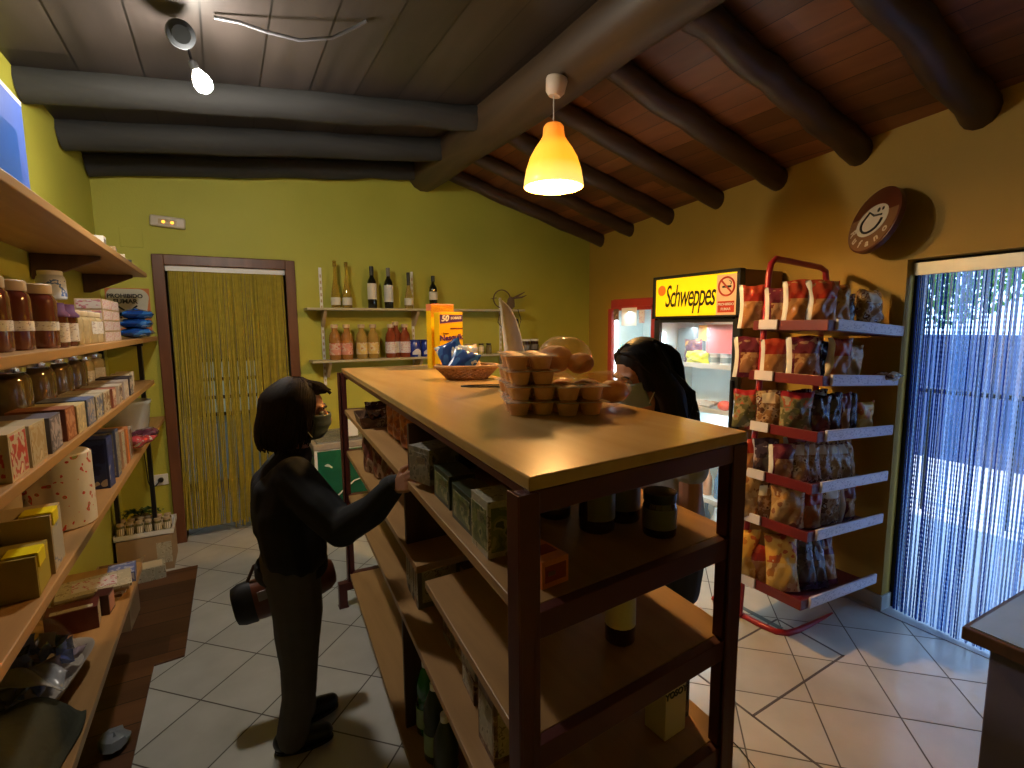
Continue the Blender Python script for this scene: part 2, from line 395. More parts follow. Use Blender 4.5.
# hall behind the doorway
b = MB(); b.box(-1.0, 1.4, 6.2, 6.3, 0, 3.3); b.box(-1.05, -1.0, YB+.14, 6.3, 0, 3.3); b.box(1.4, 1.45, YB+.14, 6.3, 0, 3.3)
struct(b.build('wall_hall', M['wall_dim']))
win = MB(); win.box(-.22, .40, 6.15, 6.2, .70, 1.25)
wo = struct(win.build('window_1', mat('frosted window', (.3, .33, .25), .3, emis=(.75, .8, .45), es=.07)))
f = MB()
for x in (-.24, .06, .36): f.box(x-.02, x+.04, 6.11, 6.15, .68, 1.28)
for z in (.68, .86, 1.05, 1.25): f.box(-.26, .40, 6.115, 6.148, z, z+.035)
f.build('window_frame', M['dark_wood'], wo, bevel=.003)
cab = thing('sideboard', 'pale sideboard dimly seen through the yellow strand curtain', 'cabinet', (.05, 6.0, 0))
MB().box(-.45, .45, -.25, .15, .08, .68).build('body', mat('pale green paint', (.42, .46, .36), .5), cab, bevel=.01)
b = MB(); b.box(-.43, -.01, -.262, -.25, .1, .66); b.box(.01, .43, -.262, -.25, .1, .66); b.build('door', mat('pale door', (.5, .54, .44), .5), cab, bevel=.004)
b = MB(); [b.cbox((x, y, .04), (.05, .05, .08)) for x in (-.4, .4) for y in (-.2, .1)]; b.build('leg', M['black'], cab)

# ------------------------------------------------ door_2 : exit on the right
f = MB()
def rq(y0, y1, x_in, x_out, z0, z1): f.prism([(xr(y0)+x_in, y0), (xr(y0)+x_out, y0), (xr(y1)+x_out, y1), (xr(y1)+x_in, y1)], z0, z1)
rq(RD1-.035, RD1-.0, .09, .16, 0, RDZ); rq(RD0, RD0+.035, .09, .16, 0, RDZ); rq(RD0, RD1, .09, .16, RDZ-.03, RDZ)
struct(f.build('door_2', M['black_metal'], bevel=.003))
def translu(name, col, tr=.55, gl=.25):
    m = bpy.data.materials.new(name); m.use_nodes = True; nt = m.node_tree; N = nt.nodes; L = nt.links
    p = N['Principled BSDF']; o = N['Material Output']; p.inputs['Base Color'].default_value = c4(col); p.inputs['Roughness'].default_value = .15
    t = N.new('ShaderNodeBsdfTranslucent'); t.inputs['Color'].default_value = c4(col)
    tc = N.new('ShaderNodeTexCoord'); no = N.new('ShaderNodeTexNoise'); no.inputs['Scale'].default_value = 40; L.new(tc.outputs['Object'], no.inputs['Vector'])
    mr = N.new('ShaderNodeMapRange'); mr.inputs['To Min'].default_value = tr-.15; mr.inputs['To Max'].default_value = tr+.15; L.new(no.outputs['Fac'], mr.inputs['Value'])
    mx = N.new('ShaderNodeMixShader'); L.new(mr.outputs[0], mx.inputs[0]); L.new(p.outputs[0], mx.inputs[1]); L.new(t.outputs[0], mx.inputs[2]); L.new(mx.outputs[0], o.inputs[0])
    return m
BE = [translu('bead clear blue', (.60, .76, .95)), translu('bead deep blue', (.025, .10, .42), .6), translu('bead white', (.85, .9, 1.0), .6)]
ang = math.atan2(RD1-RD0, xr(RD1)-xr(RD0))
c2 = thing('bead_curtain', 'blue and clear bead curtain filling the bright exit doorway', 'curtain', (xr(RD0)+.065, RD0+.02, RDZ-.01), ang)
CL = math.hypot(RD1-RD0, xr(RD1)-xr(RD0))-.03
MB().box(0, CL, -.02, .012, -.07, -.005).build('curtain_rail', mat('grey aluminium ', (.55, .55, .5), .4, .3), c2, bevel=.002)
b = MB(); rnd = random.Random(9); NB = 135
for i in range(NB):
    x = .012+(CL-.024)*(i+.5)/NB + rnd.uniform(-.003, .003); y = rnd.uniform(-.014, .006)
    u = 1-x/CL
    mi = (1 if rnd.random() < .75 else 0) if u < .16 else rnd.choices([0, 1, 2], [.4, .3, .3])[0]
    sway = rnd.gauss(0, .006); n = 150; r = .0040
    vs = []; fs = []
    for k in range(n+1):
        z = -.055-(1.845)*k/n; rr = r*(1.0 if k % 2 else .62)
        xx = x+sway*(k/n)**1.5
        for q in range(5):
            a = 2*PI*q/5; vs.append((xx+rr*math.cos(a), y+rr*math.sin(a), z))
        if k:
            for q in range(5): fs.append(((k-1)*5+q, (k-1)*5+(q+1) % 5, k*5+(q+1) % 5, k*5+q))
    b.add(vs, fs, mi)
tag(b.build('bead_strings', BE, c2), 'strings of blue, clear and white beads', kind='stuff')
# outside
struct(MB().box(3.7, 12, -6, 8, -.14, -.02).build('pavement', mat('sunny pavement', (.55, .56, .60), .8)))
struct(MB().box(xr(RD0)+.1, 3.72, RD0-.3, RD1+.3, -.13, .004).build('threshold', mat('stone threshold', (.5, .5, .5), .6)))
ow = MB().box(7.3, 7.5, -5, 8, -.02, 1.45).build('garden_wall', mat('painted outdoor wall', (.08, .12, .25), .8)); tag(ow, 'low outdoor wall beyond the bead curtain', 'wall')
rl_ = thing('metal_railing', 'metal railing crossing the view outside the bead curtain', 'railing', (5.2, 0, 0))
b = MB(); b.tube([(0, -3, 1.02), (0, 3.5, 1.02)], .022, 8); b.build('handrail', M['black_metal'], rl_, smooth=True)
for y in np.arange(-3, 3.6, .55): MB().tube([(0, y, -.02), (0, y, 1.02)], .012, 6).build('post', M['black_metal'], rl_)
# tree outside
def foliage_blob(name, c, R, n, m, seed, loc):
    rnd = random.Random(seed); b = MB()
    for i in range(n):
        d = Vector((rnd.gauss(0, 1), rnd.gauss(0, 1), rnd.gauss(0, 1))); d.normalize(); p = Vector(c)+Vector((d.x*R[0], d.y*R[1], d.z*R[2]))*rnd.random()**.4
        T = Matrix.Translation(p) @ Euler((rnd.uniform(0, 6), rnd.uniform(0, 6), rnd.uniform(0, 6))).to_matrix().to_4x4()
        s = rnd.uniform(.05, .11)
        b.add([(-s, 0, 0), (0, -s*.45, .01), (s, 0, 0), (0, s*.45, .01)], [(0, 1, 2, 3)], 0, T)
    return b
leafm = translu('tree leaf', (.10, .22, .05), .4)
for j, (loc, R, nm, lb) in enumerate([((7.9, .2, 0), (1.5, 2.2, 1.2), 'tree', 'leafy tree seen through the upper part of the bead curtain'), ((10.6, 4.8, 0), (1.5, 2.2, 1.2), 'tree', 'leafy tree farther left outside the exit')]):
    t = thing('tree', lb, 'tree', loc)
    foliage_blob('f', (0, 0, 2.6), R, 4200, leafm, 50+j, loc).build('foliage', leafm, t)
    MB().tube([(0, 0, -.02), (.05, .02, 1), (0, .08, 2.4)], [.13, .1, .06], 8).build('trunk', M['log'], t, smooth=True)
# ================================================================== generic goods
def patch(b, face, w, d, h, u0, u1, v0, v1, mi, e=.0008, t=.0006):
    """a printed patch on one face of a box of w x d x h standing on z=0"""
    if face == '-y': b.box(-w/2+u0*w, -w/2+u1*w, -d/2-e, -d/2+t, v0*h, v1*h, mi)
    elif face == '+y': b.box(-w/2+u0*w, -w/2+u1*w, d/2-t, d/2+e, v0*h, v1*h, mi)
    elif face == '-x': b.box(-w/2-e, -w/2+t, -d/2+u0*d, -d/2+u1*d, v0*h, v1*h, mi)
    elif face == '+x': b.box(w/2-t, w/2+e, -d/2+u0*d, -d/2+u1*d, v0*h, v1*h, mi)
    elif face == 'top': b.box(-w/2+u0*w, -w/2+u1*w, -d/2+v0*d, -d/2+v1*d, h-t, h+e, mi)
def carton(name, label, cat, loc, size, rz, mats, patches, group=None, bevel=.0015, rot=None):
    w, d, h = size; b = MB(); b.box(-w/2, w/2, -d/2, d/2, 0, h, 0)
    for p in patches: patch(b, p[0], w, d, h, p[1], p[2], p[3], p[4], p[5])
    # tucked lid seam along the top edge
    o = b.build(name, mats, loc=loc, rot=rot or (0, 0, rz), bevel=bevel)
    return tag(o, label, cat, group)
def jar(name, label, cat, loc, r, h, glass, lid, labm=None, group=None, lab=(.2, .65), neck=.8, fabric=None, n=18, lidh=.14):
    t = thing(name, label, cat, loc, random.uniform(0, 6), group)
    hb = h*(1-lidh)
    MB().lathe([(r*.86, 0), (r*.97, h*.02), (r, h*.06), (r, hb*.84), (r*.93, hb*.93), (r*neck, hb*.98), (r*neck, hb)], n).build('body', glass, t, smooth=True, angle=60)
    if fabric: MB().lathe([(r*.80, hb*.90), (r*1.12, hb*.80), (r*1.14, hb*.86), (r*.9, hb*.97), (r*.86, h), (r*.3, h*1.01)], n).build('cloth_lid', fabric, t, smooth=True, angle=60)
    else: MB().lathe([(r*neck*1.06, hb*.985), (r*neck*1.08, hb*1.0), (r*neck*1.08, h*.985), (r*neck*1.0, h)], n).build('lid', lid, t, smooth=True, angle=40)
    if labm:
        b = MB(); fs = []; vs = []; q = int(n*.9)
        for k in range(q+1):
            a = 2*PI*k/n*1.0 + .3; vs += [(r*1.012*math.cos(a), r*1.012*math.sin(a), h*lab[0]), (r*1.012*math.cos(a), r*1.012*math.sin(a), h*lab[1])]
            if k: fs.append((2*k-2, 2*k, 2*k+1, 2*k-1))
        b.add(vs, fs).build('label', labm, t, smooth=True)
    return t
def bottle(name, label, cat, loc, prof, glass, capm, capz, labm=None, lab=None, group=None, n=18, rz=None):
    t = thing(name, label, cat, loc, rz if rz is not None else random.uniform(0, 6), group)
    MB().lathe(prof, n).build('body', glass, t, smooth=True, angle=60)
    r0 = prof[-1][0]; MB().lathe([(r0*1.12, capz), (r0*1.12, prof[-1][1]+.004), (r0*.9, prof[-1][1]+.006)], n).build('cap', capm, t, smooth=True, angle=40)
    if labm:
        r = lab[2]*1.012; vs = []; fs = []
        for k in range(n+1):
            a = 2*PI*k/n; vs += [(r*math.cos(a), r*math.sin(a), lab[0]), (r*math.cos(a), r*math.sin(a), lab[1])]
            if k: fs.append((2*k-2, 2*k, 2*k+1, 2*k-1))
        MB().add(vs, fs).build('label', labm, t, smooth=True)
    return t
def pillow(w, h, t, seed, crimp=.06, n=14, lumps=.25, mids=None):
    """a filled film bag standing upright: width along x, height z, thickness y; sealed top and bottom"""
    rnd = random.Random(seed); ph = [rnd.uniform(0, 6) for _ in range(8)]
    b = MB(); nu, nv = n, n+2
    def T_(u, v):
        e = max(0, math.sin(PI*u))**.5; f = max(0, math.sin(PI*min(1, max(0, (v*.96+.04)))))**.42
        lum = 1+lumps*(math.sin(7*u+ph[0]+3*v)*math.sin(9*v+ph[1]) + .5*math.sin(17*u+ph[2])*math.sin(15*v+ph[3]))
        return t/2*e*f*lum
    def side(sg):
        def fn(u, v):
            x = (u-.5)*w*(1-.10*math.sin(PI*v)) + .012*math.sin(5*v+ph[4])*(w); z = v*h + .02*h*math.sin(6*u+ph[5])*(1 if v > .8 else 0)
            z = max(z, 0)
            y = sg*T_(u, v) + .05*t*math.sin(20*u+ph[6])*(1 if v > .85 else .15)
            return (x, y, z)
        return fn
    b.grid(side(-1), nu, nv, 0); b.grid(side(1), nu, nv, 0)
    # colour zones by height row : header, body, foot
    if mids:
        k = 0
        for sgn in range(2):
            for j in range(nv):
                for i in range(nu):
                    v = (j+.5)/nv; u = (i+.5)/nu; m = 0
                    for (u0, u1, v0, v1, mi) in mids:
                        if u0 <= u <= u1 and v0 <= v <= v1: m = mi
                    b.mi[k] = m; k += 1
    return b
# ================================================================== central display unit
UNL, UNR, UFR, UFL = Vector((.386, .63)), Vector((.955, .67)), Vector((1.13, 2.86)), Vector((.56, 2.9))
def U(s, t): return (UNL*(1-s)+UNR*s)*(1-t) + (UFL*(1-s)+UFR*s)*t
def ty(y): return (y-.63)/2.27
def quad(b, s0, s1, t0, t1, z0, z1, mi=0): b.prism([U(s0, t0), U(s1, t0), U(s1, t1), U(s0, t1)], z0, z1, mi)
UO = Vector((.76, 1.77, 0)); ul = tuple(-UO)
u = thing('display_unit', 'large double sided shelving island with a wide wooden top and dark red metal posts', 'shelving unit', tuple(UO))
b = MB(); quad(b, 0, 1, 0, 1, 1.35, 1.373); b.build('top', M['counter_top'], u, bevel=.003, loc=ul)
b = MB(); quad(b, .005, .03, .0, 1, 1.334, 1.35); quad(b, .97, .995, .0, 1, 1.334, 1.35); quad(b, .0, 1, .0, .008, 1.312, 1.35); quad(b, .005, .995, .982, .998, 1.312, 1.35)
b.build('apron', M['red_metal'], u, bevel=.002, loc=ul)
for (s, t) in ((0, 0), (1, 0), (1, 1), (0, 1)):
    c = U(s, t); cx = c.x + (.004 if s == 0 else -.038); cy = c.y + (.02 if t == 0 else -.02)
    b = MB(); zb = .10
    # L-section angle post with its two flanges
    fl = .038; th = .006; sx = 1 if s == 0 else -1; sy = 1 if t == 0 else -1
    x0 = cx - sx*.026; y0 = cy - sy*.026
    b.box(min(x0, x0+sx*fl), max(x0, x0+sx*fl), min(y0, y0+sy*th), max(y0, y0+sy*th), zb, 1.349)
    b.box(min(x0, x0+sx*th), max(x0, x0+sx*th), min(y0, y0+sy*fl), max(y0, y0+sy*fl), zb, 1.349)
    b.box(min(x0+sx*.012, x0+sx*fl), max(x0+sx*.012, x0+sx*fl), min(y0+sy*.012, y0+sy*fl), max(y0+sy*.012, y0+sy*fl), zb, 1.345)
    b.build('post', M['red_metal'], u, bevel=.0015, loc=ul)
    b = MB(); xf = x0 - sx*.055
    b.box(min(xf, x0+sx*.05), max(xf, x0+sx*.05), cy-.022, cy+.022, .10, .145); b.box(min(xf, xf+sx*.045), max(xf, xf+sx*.045), cy-.022, cy+.022, .004, .10)
    b.box(xf-.004 if sx > 0 else xf-.049, xf+.049 if sx > 0 else xf+.004, cy-.026, cy+.026, 0, .006)
    b.build('foot', M['red_metal'], u, bevel=.0015, loc=ul)
LV = {'A': 1.147, 'B': .915, 'C': .66, 'D': .20}
for k, z in LV.items():
    # front, back and side rails carrying each board
    b = MB(); quad(b, .01, .99, .978, .995, z-.045, z); b.build('shelf_rail', M['red_metal'], u, bevel=.0015, loc=ul)
    b = MB(); quad(b, .01, .99, .002, .012, z-.045, z); b.build('shelf_rail', M['red_metal'], u, bevel=.0015, loc=ul)
def board(z, t0, t1, s0=.0, s1=1.0):
    b = MB(); quad(b, s0, s1, t0, t1, z-.022, z); b.build('shelf', M['shelf_wood'], u, bevel=.0015, loc=ul)
board(LV['A'], .0125, .977)
board(LV['B'], .0125, ty(1.25)); board(LV['B'], ty(1.34), .977)
board(LV['C'], .0125, .977, -.0)
board(LV['D'], .0125, .977, -.02)
# dark cross and lengthwise dividers
def divider(s0, s1, t0, t1, z0, z1):
    b = MB(); quad(b, s0, s1, t0, t1, z0, z1); b.build('divider', M['dark_wood'], u, bevel=.001, loc=ul)
divider(.02, .98, ty(1.43), ty(1.45), LV['A'], 1.312)
divider(.02, .98, ty(1.50), ty(1.52), LV['B'], LV['A']-.022)
divider(.50, .53, ty(1.02), ty(1.43), LV['A'], 1.35)
divider(.50, .53, ty(.95), ty(1.50), LV['B'], LV['A']-.022)
divider(.50, .53, ty(1.35), ty(2.4), LV['C'], LV['B']-.022)
divider(.50, .53, ty(.9), ty(1.25), LV['C'], LV['B']-.022)
divider(.02, .98, ty(1.60), ty(1.62), LV['D'], LV['C']-.022)
divider(.50, .53, ty(.9), ty(2.6), LV['D'], LV['C']-.022)
zA, zB, zC, zD = LV['A'], LV['B'], LV['C'], LV['D']
# ------------------------------------------------ goods on the left face of the unit
M['tea_green'] = speck('green tea box', [(0, (.10, .13, .05)), (.45, (.20, .22, .08)), (.55, (.35, .33, .18)), (.62, (.06, .09, .04))], 30, .4)
M['olive_dark'] = mat('dark green print', (.03, .045, .02), .4)
M['pale_print'] = speck('pale print', [(0, (.42, .38, .28)), (.5, (.5, .45, .33)), (.6, (.22, .18, .12)), (.66, (.48, .42, .3))], 45, .5)
M['grey_print'] = speck('grey print', [(0, (.20, .19, .17)), (.5, (.30, .28, .25)), (.62, (.12, .11, .10))], 35, .45)
M['brown_print'] = speck('brown print', [(0, (.13, .07, .04)), (.5, (.22, .12, .07)), (.6, (.4, .3, .2)), (.66, (.10, .05, .03))], 35, .45)
M['kraft'] = mat('cardboard', (.36, .24, .13), .8, var=.08, bump=.05)
def obox(lb, x, y, z, w, d, h, rz, m1, m2, cat='box', name='carton', grp=None):
    return carton(name, lb, cat, (x, y, z), (w, d, h), rz, [m1, m2, M['cream']], [('-x', .08, .92, .12, .85, 1), ('-y', .1, .9, .1, .88, 1), ('-x', .2, .6, .55, .75, 2)], grp)
a_ = .077
obox('dark green tea box on the island, the one next to the box being picked up', .50, 1.19, zA, .07, .13, .085, -a_, M['olive_dark'], M['tea_green'], name='tea_box')
obox('dark green tea box in the middle of three on the island top compartment', .48, 1.02, zA, .07, .13, .085, -a_, M['olive_dark'], M['tea_green'], name='tea_box')
obox('pale narrow box right behind the near left post of the island', .46, .885, zA, .07, .09, .115, -a_, M['pale_print'], M['tea_green'], name='tea_box')
obox('grey box held between the fingers of the person in black', .50, 1.335, zA+.02, .10, .10, .10, .25, M['grey_print'], M['grey_print'], name='gift_box')
for i, (x, y, lb) in enumerate([(.585, 1.78, 'orange bag of snacks in front of its row on the island'), (.60, 1.92, 'orange bag of snacks second in its row on the island'), (.61, 2.04, 'orange bag of snacks third in its row, toward the far post')]):
    mm = speck('orange snack film %d' % i, [(0, (.30, .08, .02)), (.45, (.50, .16, .03)), (.6, (.62, .30, .12)), (.66, (.35, .07, .03))], 22, .3, bump=.2)
    o = pillow(.13, .15, .07, 60+i, mids=None).build('snack_bag', mm, smooth=True, angle=80, loc=(x, y, zA+.002), rot=(0, 0, -1.2)); tag(o, lb, 'bag')
# clear tray with dark packets at the far end
t = thing('packet_tray', 'clear tray of dark packets at the far end of the island, top compartment', 'tray', (.60, 2.36, zA), -.1)
b = MB(); w, d, h = .15, .2, .05
b.box(-w/2, w/2, -d/2, d/2, 0, .004); b.add([(-w/2, -d/2, .004), (w/2, -d/2, .004), (w/2, d/2, .004), (-w/2, d/2, .004), (-w*.58, -d*.56, h), (w*.58, -d*.56, h), (w*.58, d*.56, h), (-w*.58, d*.56, h)], [(0,1,5,4),(1,2,6,5),(2,3,7,6),(3,0,4,7)])
so = b.build('tray', M['brown_print'], t); sm = so.modifiers.new('s', 'SOLIDIFY'); sm.thickness = .003
b = MB(); rnd = random.Random(4)
for i in range(5): b.add(*(lambda P_: (P_.v, P_.f))(pillow(.09, .12, .02, i)), mi=0, T=TR((rnd.uniform(-.01, .01), -.07+i*.035, .018+.004*i), rnd.uniform(-.2, .2), .9))
b.build('packets', speck('dark packet print', [(0, (.05, .02, .02)), (.5, (.10, .04, .03)), (.6, (.5, .42, .35)), (.64, (.06, .03, .03))], 20, .25), t, smooth=True)
# tall bags under, B level far end
for i, (x, y) in enumerate([(.575, 2.36), (.59, 2.24), (.60, 2.12)]):
    mm = speck('coffee film %d' % i, [(0, (.10, .03, .025)), (.45, (.22, .06, .04)), (.55, (.5, .4, .34)), (.62, (.12, .05, .03)), (.75, (.3, .22, .18))], 16, .3, (1, 1, .5))
    o = pillow(.12, .19, .06, 70+i).build('coffee_bag', mm, smooth=True, angle=80, loc=(x, y, zB+.002), rot=(0, 0, -1.15))
    tag(o, ['reddish tall packet nearest the far left post, under the top compartment', 'dark tall packet in the middle of three beside the far left post', 'dark tall packet farthest from the far left post in its group of three'][i], 'packet')
# C level : books / thin boxes and cartons
cols = [(.30, .28, .22), (.12, .10, .09), (.42, .38, .30), (.08, .07, .06), (.35, .20, .12), (.16, .15, .13)]
for i in range(6):
    y = 1.70-.030*i; hh = .17+.012*((i*7) % 3); bm = mat('thin carton %d' % i, cols[i], .5)
    carton('thin_carton', ['pale thin upright carton', 'dark thin upright carton', 'cream thin upright carton', 'black thin upright carton', 'reddish thin upright carton', 'brownish thin upright carton'][i]+' in the row under the island middle shelf', 'box',
           (.60-.003*i, y, zC), (.15, .024, hh), -a_+.04*((i % 3)-1)*.4, [bm, M['pale_print']], [('-x', .12, .88, .15, .9, 1), ('-y', .1, .9, .1, .9, 1)], 'thin cartons in a row on the island')
for i, (y, h_, m1, lb) in enumerate([(1.33, .17, 'grey_print', 'tall grey carton behind the stacked small cartons on the island'), (1.24, .17, 'pale_print', 'pale tall carton between thin cartons and stacked cartons on the island')]):
    obox(lb, .585, y, zC, .12, .075, h_, -a_, M[m1], M['brown_print'], name='tall_carton')
for i in range(3):
    obox(['small patterned carton at the bottom of a stack of three', 'small patterned carton in the middle of a stack of three', 'small patterned carton on top of a stack of three'][i]+' low on the island', .55, 1.10, zC+.066*i, .12, .10, .064, -a_+.05*(i-1), M['brown_print'] if i != 1 else M['grey_print'], M['pale_print'], name='small_carton')
obox('patterned packet standing low beside the near left post of the island', .50, .92, zC, .10, .09, .15, -a_, M['brown_print'], M['pale_print'], name='small_carton')
# D level : green plastic bottles
gp = [(.034, 0), (.038, .006), (.038, .10), (.034, .12), (.038, .14), (.036, .19), (.02, .24), (.013, .255), (.013, .27)]
M['green_pet'] = mat('green plastic bottle', (.02, .16, .035), .12, coat=.5); M['pale_lab'] = mat('pale green label', (.35, .5, .25), .4)
for i, (x, y, lb) in enumerate([(.535, 1.56, 'green bottle on the lowest island shelf, front one'), (.575, 1.52, 'green bottle on the lowest island shelf, behind the front one'), (.52, 1.44, 'dark bottle with white cap on the lowest island shelf'), (.50, 1.30, 'dark bottle nearest the viewer on the lowest island shelf')]):
    bottle('drink_bottle', lb, 'bottle', (x, y, zD), [(r, z*.95) for r, z in gp], M['green_pet'] if i < 2 else M['olive_dark'], M['white'], .24, M['pale_lab'], (.03, .10, .038), 'bottles on the lowest island shelf')
# right side, top compartment : big dark jars
M['dark_glass'] = mat('dark preserve glass', (.035, .012, .010), .1, coat=.6); M['grey_lab'] = mat('grey label', (.16, .145, .13), .5)
for i, (x, y, r, h_, lb) in enumerate([(.700, .855, .040, .150, 'dark jar with grey label, left of the three front jars in the island'), (.790, .870, .040, .152, 'dark jar with grey label, middle of the three front jars in the island'),
                                  (.800, .765, .036, .096, 'short dark jar with knurled lid, nearest to the viewer in the island'), (.665, .97, .038, .13, 'dark jar farther inside the island top compartment'), (.86, .99, .036, .12, 'dark jar behind the middle jar near the right edge of the island')]):
    jar('preserve_jar', lb, 'jar', (x, y, zA), r, h_, M['dark_glass'], M['black'], M['grey_lab'], 'dark jars in the island', neck=.92, lidh=.2)
b = carton('orange_carton', 'orange and red carton at the left inside the near end of the island', 'box', (.475, .735, zA), (.06, .08, .05), .1, [M['orange'], mat('dark red print', (.3, .04, .02), .4), M['cream']], [('-y', .1, .9, .2, .8, 1), ('top', .1, .9, .3, .7, 1), ('-y', .2, .5, .4, .6, 2)])
wp = [(.030, 0), (.033, .005), (.033, .12), (.030, .14), (.012, .17), (.010, .20)]
bottle('sauce_bottle', 'dark bottle with pale label lying deep in the island middle shelf', 'bottle', (.715, .79, zB), wp, M['dark_glass'], M['black'], .18, M['cream'], (.04, .115, .033))
b = MB(); w = .09
t = thing('yogurt_carton', 'cream carton with dark lettering low at the near end of the island', 'box', (.845, .775, zC-.0), 0.06)
MB().box(-.035, .035, -.03, .03, 0, .13).add([(-.035, -.03, .13), (.035, -.03, .13), (.035, .03, .13), (-.035, .03, .13), (-.035, 0, .15), (.035, 0, .15)], [(0, 1, 5, 4), (2, 3, 4, 5), (0, 4, 3), (1, 2, 5)]).build('body', M['cream'], t, bevel=.001)
text('YOSOY', .022, face_M((0, -.0306, .105), (1, 0, 0), (0, 0, 1)), 'lettering', M['black'], t, bold=.0008)
obox('black carton at the low near end of the island, beside the cream one', .90, .80, zC, .04, .06, .14, .06, M['black'], M['dark_glass'])
# ================================================================== things on the island top
ZT = 1.373
def cereal(nm, lb, loc, w, d, h, rz, topc):
    t = thing(nm, lb, 'box', loc, rz)
    b = MB(); b.box(-w/2, w/2, -d/2, d/2, 0, h); patch(b, 'top', w, d, h, 0, 1, 0, 1, 1); patch(b, '-y', w, d, h, .0, 1, .80, .985, 2)
    if topc: patch(b, '-y', w, d, h, 0, 1, .8, 1, 1); patch(b, '-x', w, d, h, 0, 1, .9, 1, 1)
    b.build('carton', [M['cereal_yellow'], M['cereal_top'], M['cereal_yellow']], t, bevel=.001)
    return t
M['cereal_yellow'] = mat('bright yellow carton', (.90, .52, .008), .3, var=.03); M['cereal_top'] = mat('orange carton top', (.72, .20, .07), .4)
M['purple'] = mat('dark purple print', (.07, .02, .16), .35); M['dkbrown'] = mat('brown print', (.16, .03, .02), .35)
t = cereal('cocoa_carton', 'yellow cocoa powder carton with 50 on a purple banner, in front on the island top', (1.045, 2.52, ZT), .135, .065, .30, .05, False)
w, d, h = .135, .065, .30
b = MB(); b.add([(-w/2+.004, -d/2-.001, h*.80), (w/2, -d/2-.001, h*.835), (w/2, -d/2-.001, h*.95), (-w/2+.004, -d/2-.001, h*.955), (-w/2+.004, -d/2+.001, h*.80), (w/2, -d/2+.001, h*.835), (w/2, -d/2+.001, h*.95), (-w/2+.004, -d/2+.001, h*.955)], [(0,1,2,3),(4,7,6,5),(0,4,5,1),(1,5,6,2),(2,6,7,3),(3,7,4,0)])
b.build('banner', M['purple'], t)
text('50', .042, face_M((-.035, -d/2-.0018, h*.885), (1, 0, .04), (0, 0, 1)), 'lettering', M['white'], t, bold=.0014, shear=.2)
text('SOBRES', .018, face_M((.028, -d/2-.0018, h*.895), (1, 0, .04), (0, 0, 1)), 'lettering', M['white'], t, bold=.0005, shear=.2)
b = MB(); b.box(-.005, w/2, -d/2-.0014, -d/2, h*.70, h*.725); b.build('stripe', M['dkbrown'], t)
text('Nesquik', .040, face_M((0, -d/2-.0014, h*.555), (1, 0, .06), (0, 0, 1)), 'lettering', M['purple'], t, bold=.0014)
text('Nestle', .012, face_M((-.03, -d/2-.0014, h*.63), (1, 0, 0), (0, 0, 1)), 'lettering', M['dkbrown'], t, bold=.0002)
b = MB(); b.lathe([(.001, 0), (.03, 0), (.03, .001), (.001, .001)], 18, T=face_M((.01, -d/2-.0002, h*.3), (1, 0, 0), (0, 0, 1))).build('emblem', M['dkbrown'], t)
t = cereal('cocoa_carton', 'orange topped yellow carton standing behind the other yellow cocoa carton', (1.045, 2.635, ZT), .135, .065, .345, .05, True)
# wicker basket
M['wicker'] = mat('wicker', (.33, .16, .065), .6, var=.3, scale=50); 
t = thing('wicker_basket', 'shallow oval wicker basket holding blue and white snack packs', 'basket', (.905, 1.985, ZT), -.45)
b = MB(); rnd = random.Random(2)
for k in range(9):
    f = k/8; ax = .085+.045*f; ay = .06+.035*f; z = .006+.048*f
    pts = [(ax*math.cos(a)*(1+.06*math.sin(24*a+PI*k)), ay*math.sin(a)*(1+.06*math.sin(24*a+PI*k)), z) for a in np.linspace(0, 2*PI, 97)[:-1]]
    b.tube(pts, .0034, 5, closed=True)
for a in np.linspace(0, 2*PI, 25)[:-1]: b.tube([(.083*math.cos(a), .058*math.sin(a), .002), (.131*math.cos(a), .096*math.sin(a), .056)], .0035, 5)
b.lathe([(.001, 0), (.086, 0), (.088, .008), (.001, .008)], 24, sy=.72)
b.build('bowl', M['wicker'], t, smooth=True)
MB().tube([(.133*math.cos(a), .098*math.sin(a), .057) for a in np.linspace(0, 2*PI, 49)[:-1]], .007, 8, closed=True).build('rim', mat('pale wicker rim', (.42, .24, .10), .6, var=.2), t, smooth=True)
for i, (dx, dy, rz, tilt, m1, lb) in enumerate([(-.055, -.02, -.5, .55, 0, 'blue and white snack pack lying in front in the wicker basket'), (-.02, .0, -.3, .45, 1, 'white and pale blue snack pack in the middle of the wicker basket'), (.02, .02, -.2, .6, 2, 'cream and orange snack pack at the right in the wicker basket'), (-.03, .035, -.4, .3, 0, 'blue snack pack at the back of the wicker basket')]):
    mm = [speck('blue snack print', [(0, (.02, .06, .26)), (.48, (.04, .14, .42)), (.58, (.6, .65, .7)), (.66, (.45, .3, .25))], 14, .25),
          speck('white snack print', [(0, (.55, .5, .42)), (.5, (.35, .42, .55)), (.6, (.7, .62, .5))], 16, .25),
          speck('cream snack print', [(0, (.62, .42, .22)), (.5, (.7, .55, .38)), (.6, (.35, .15, .1))], 16, .25)][m1]
    o = pillow(.12, .13, .03, 90+i, lumps=.15).build('snack_pack', mm, smooth=True, angle=80, loc=(.905+dx, 1.985+dy, ZT+.016+.008*i), rot=(tilt*-1+ .0, .35-.25*i, rz-.1)); tag(o, lb, 'snack')
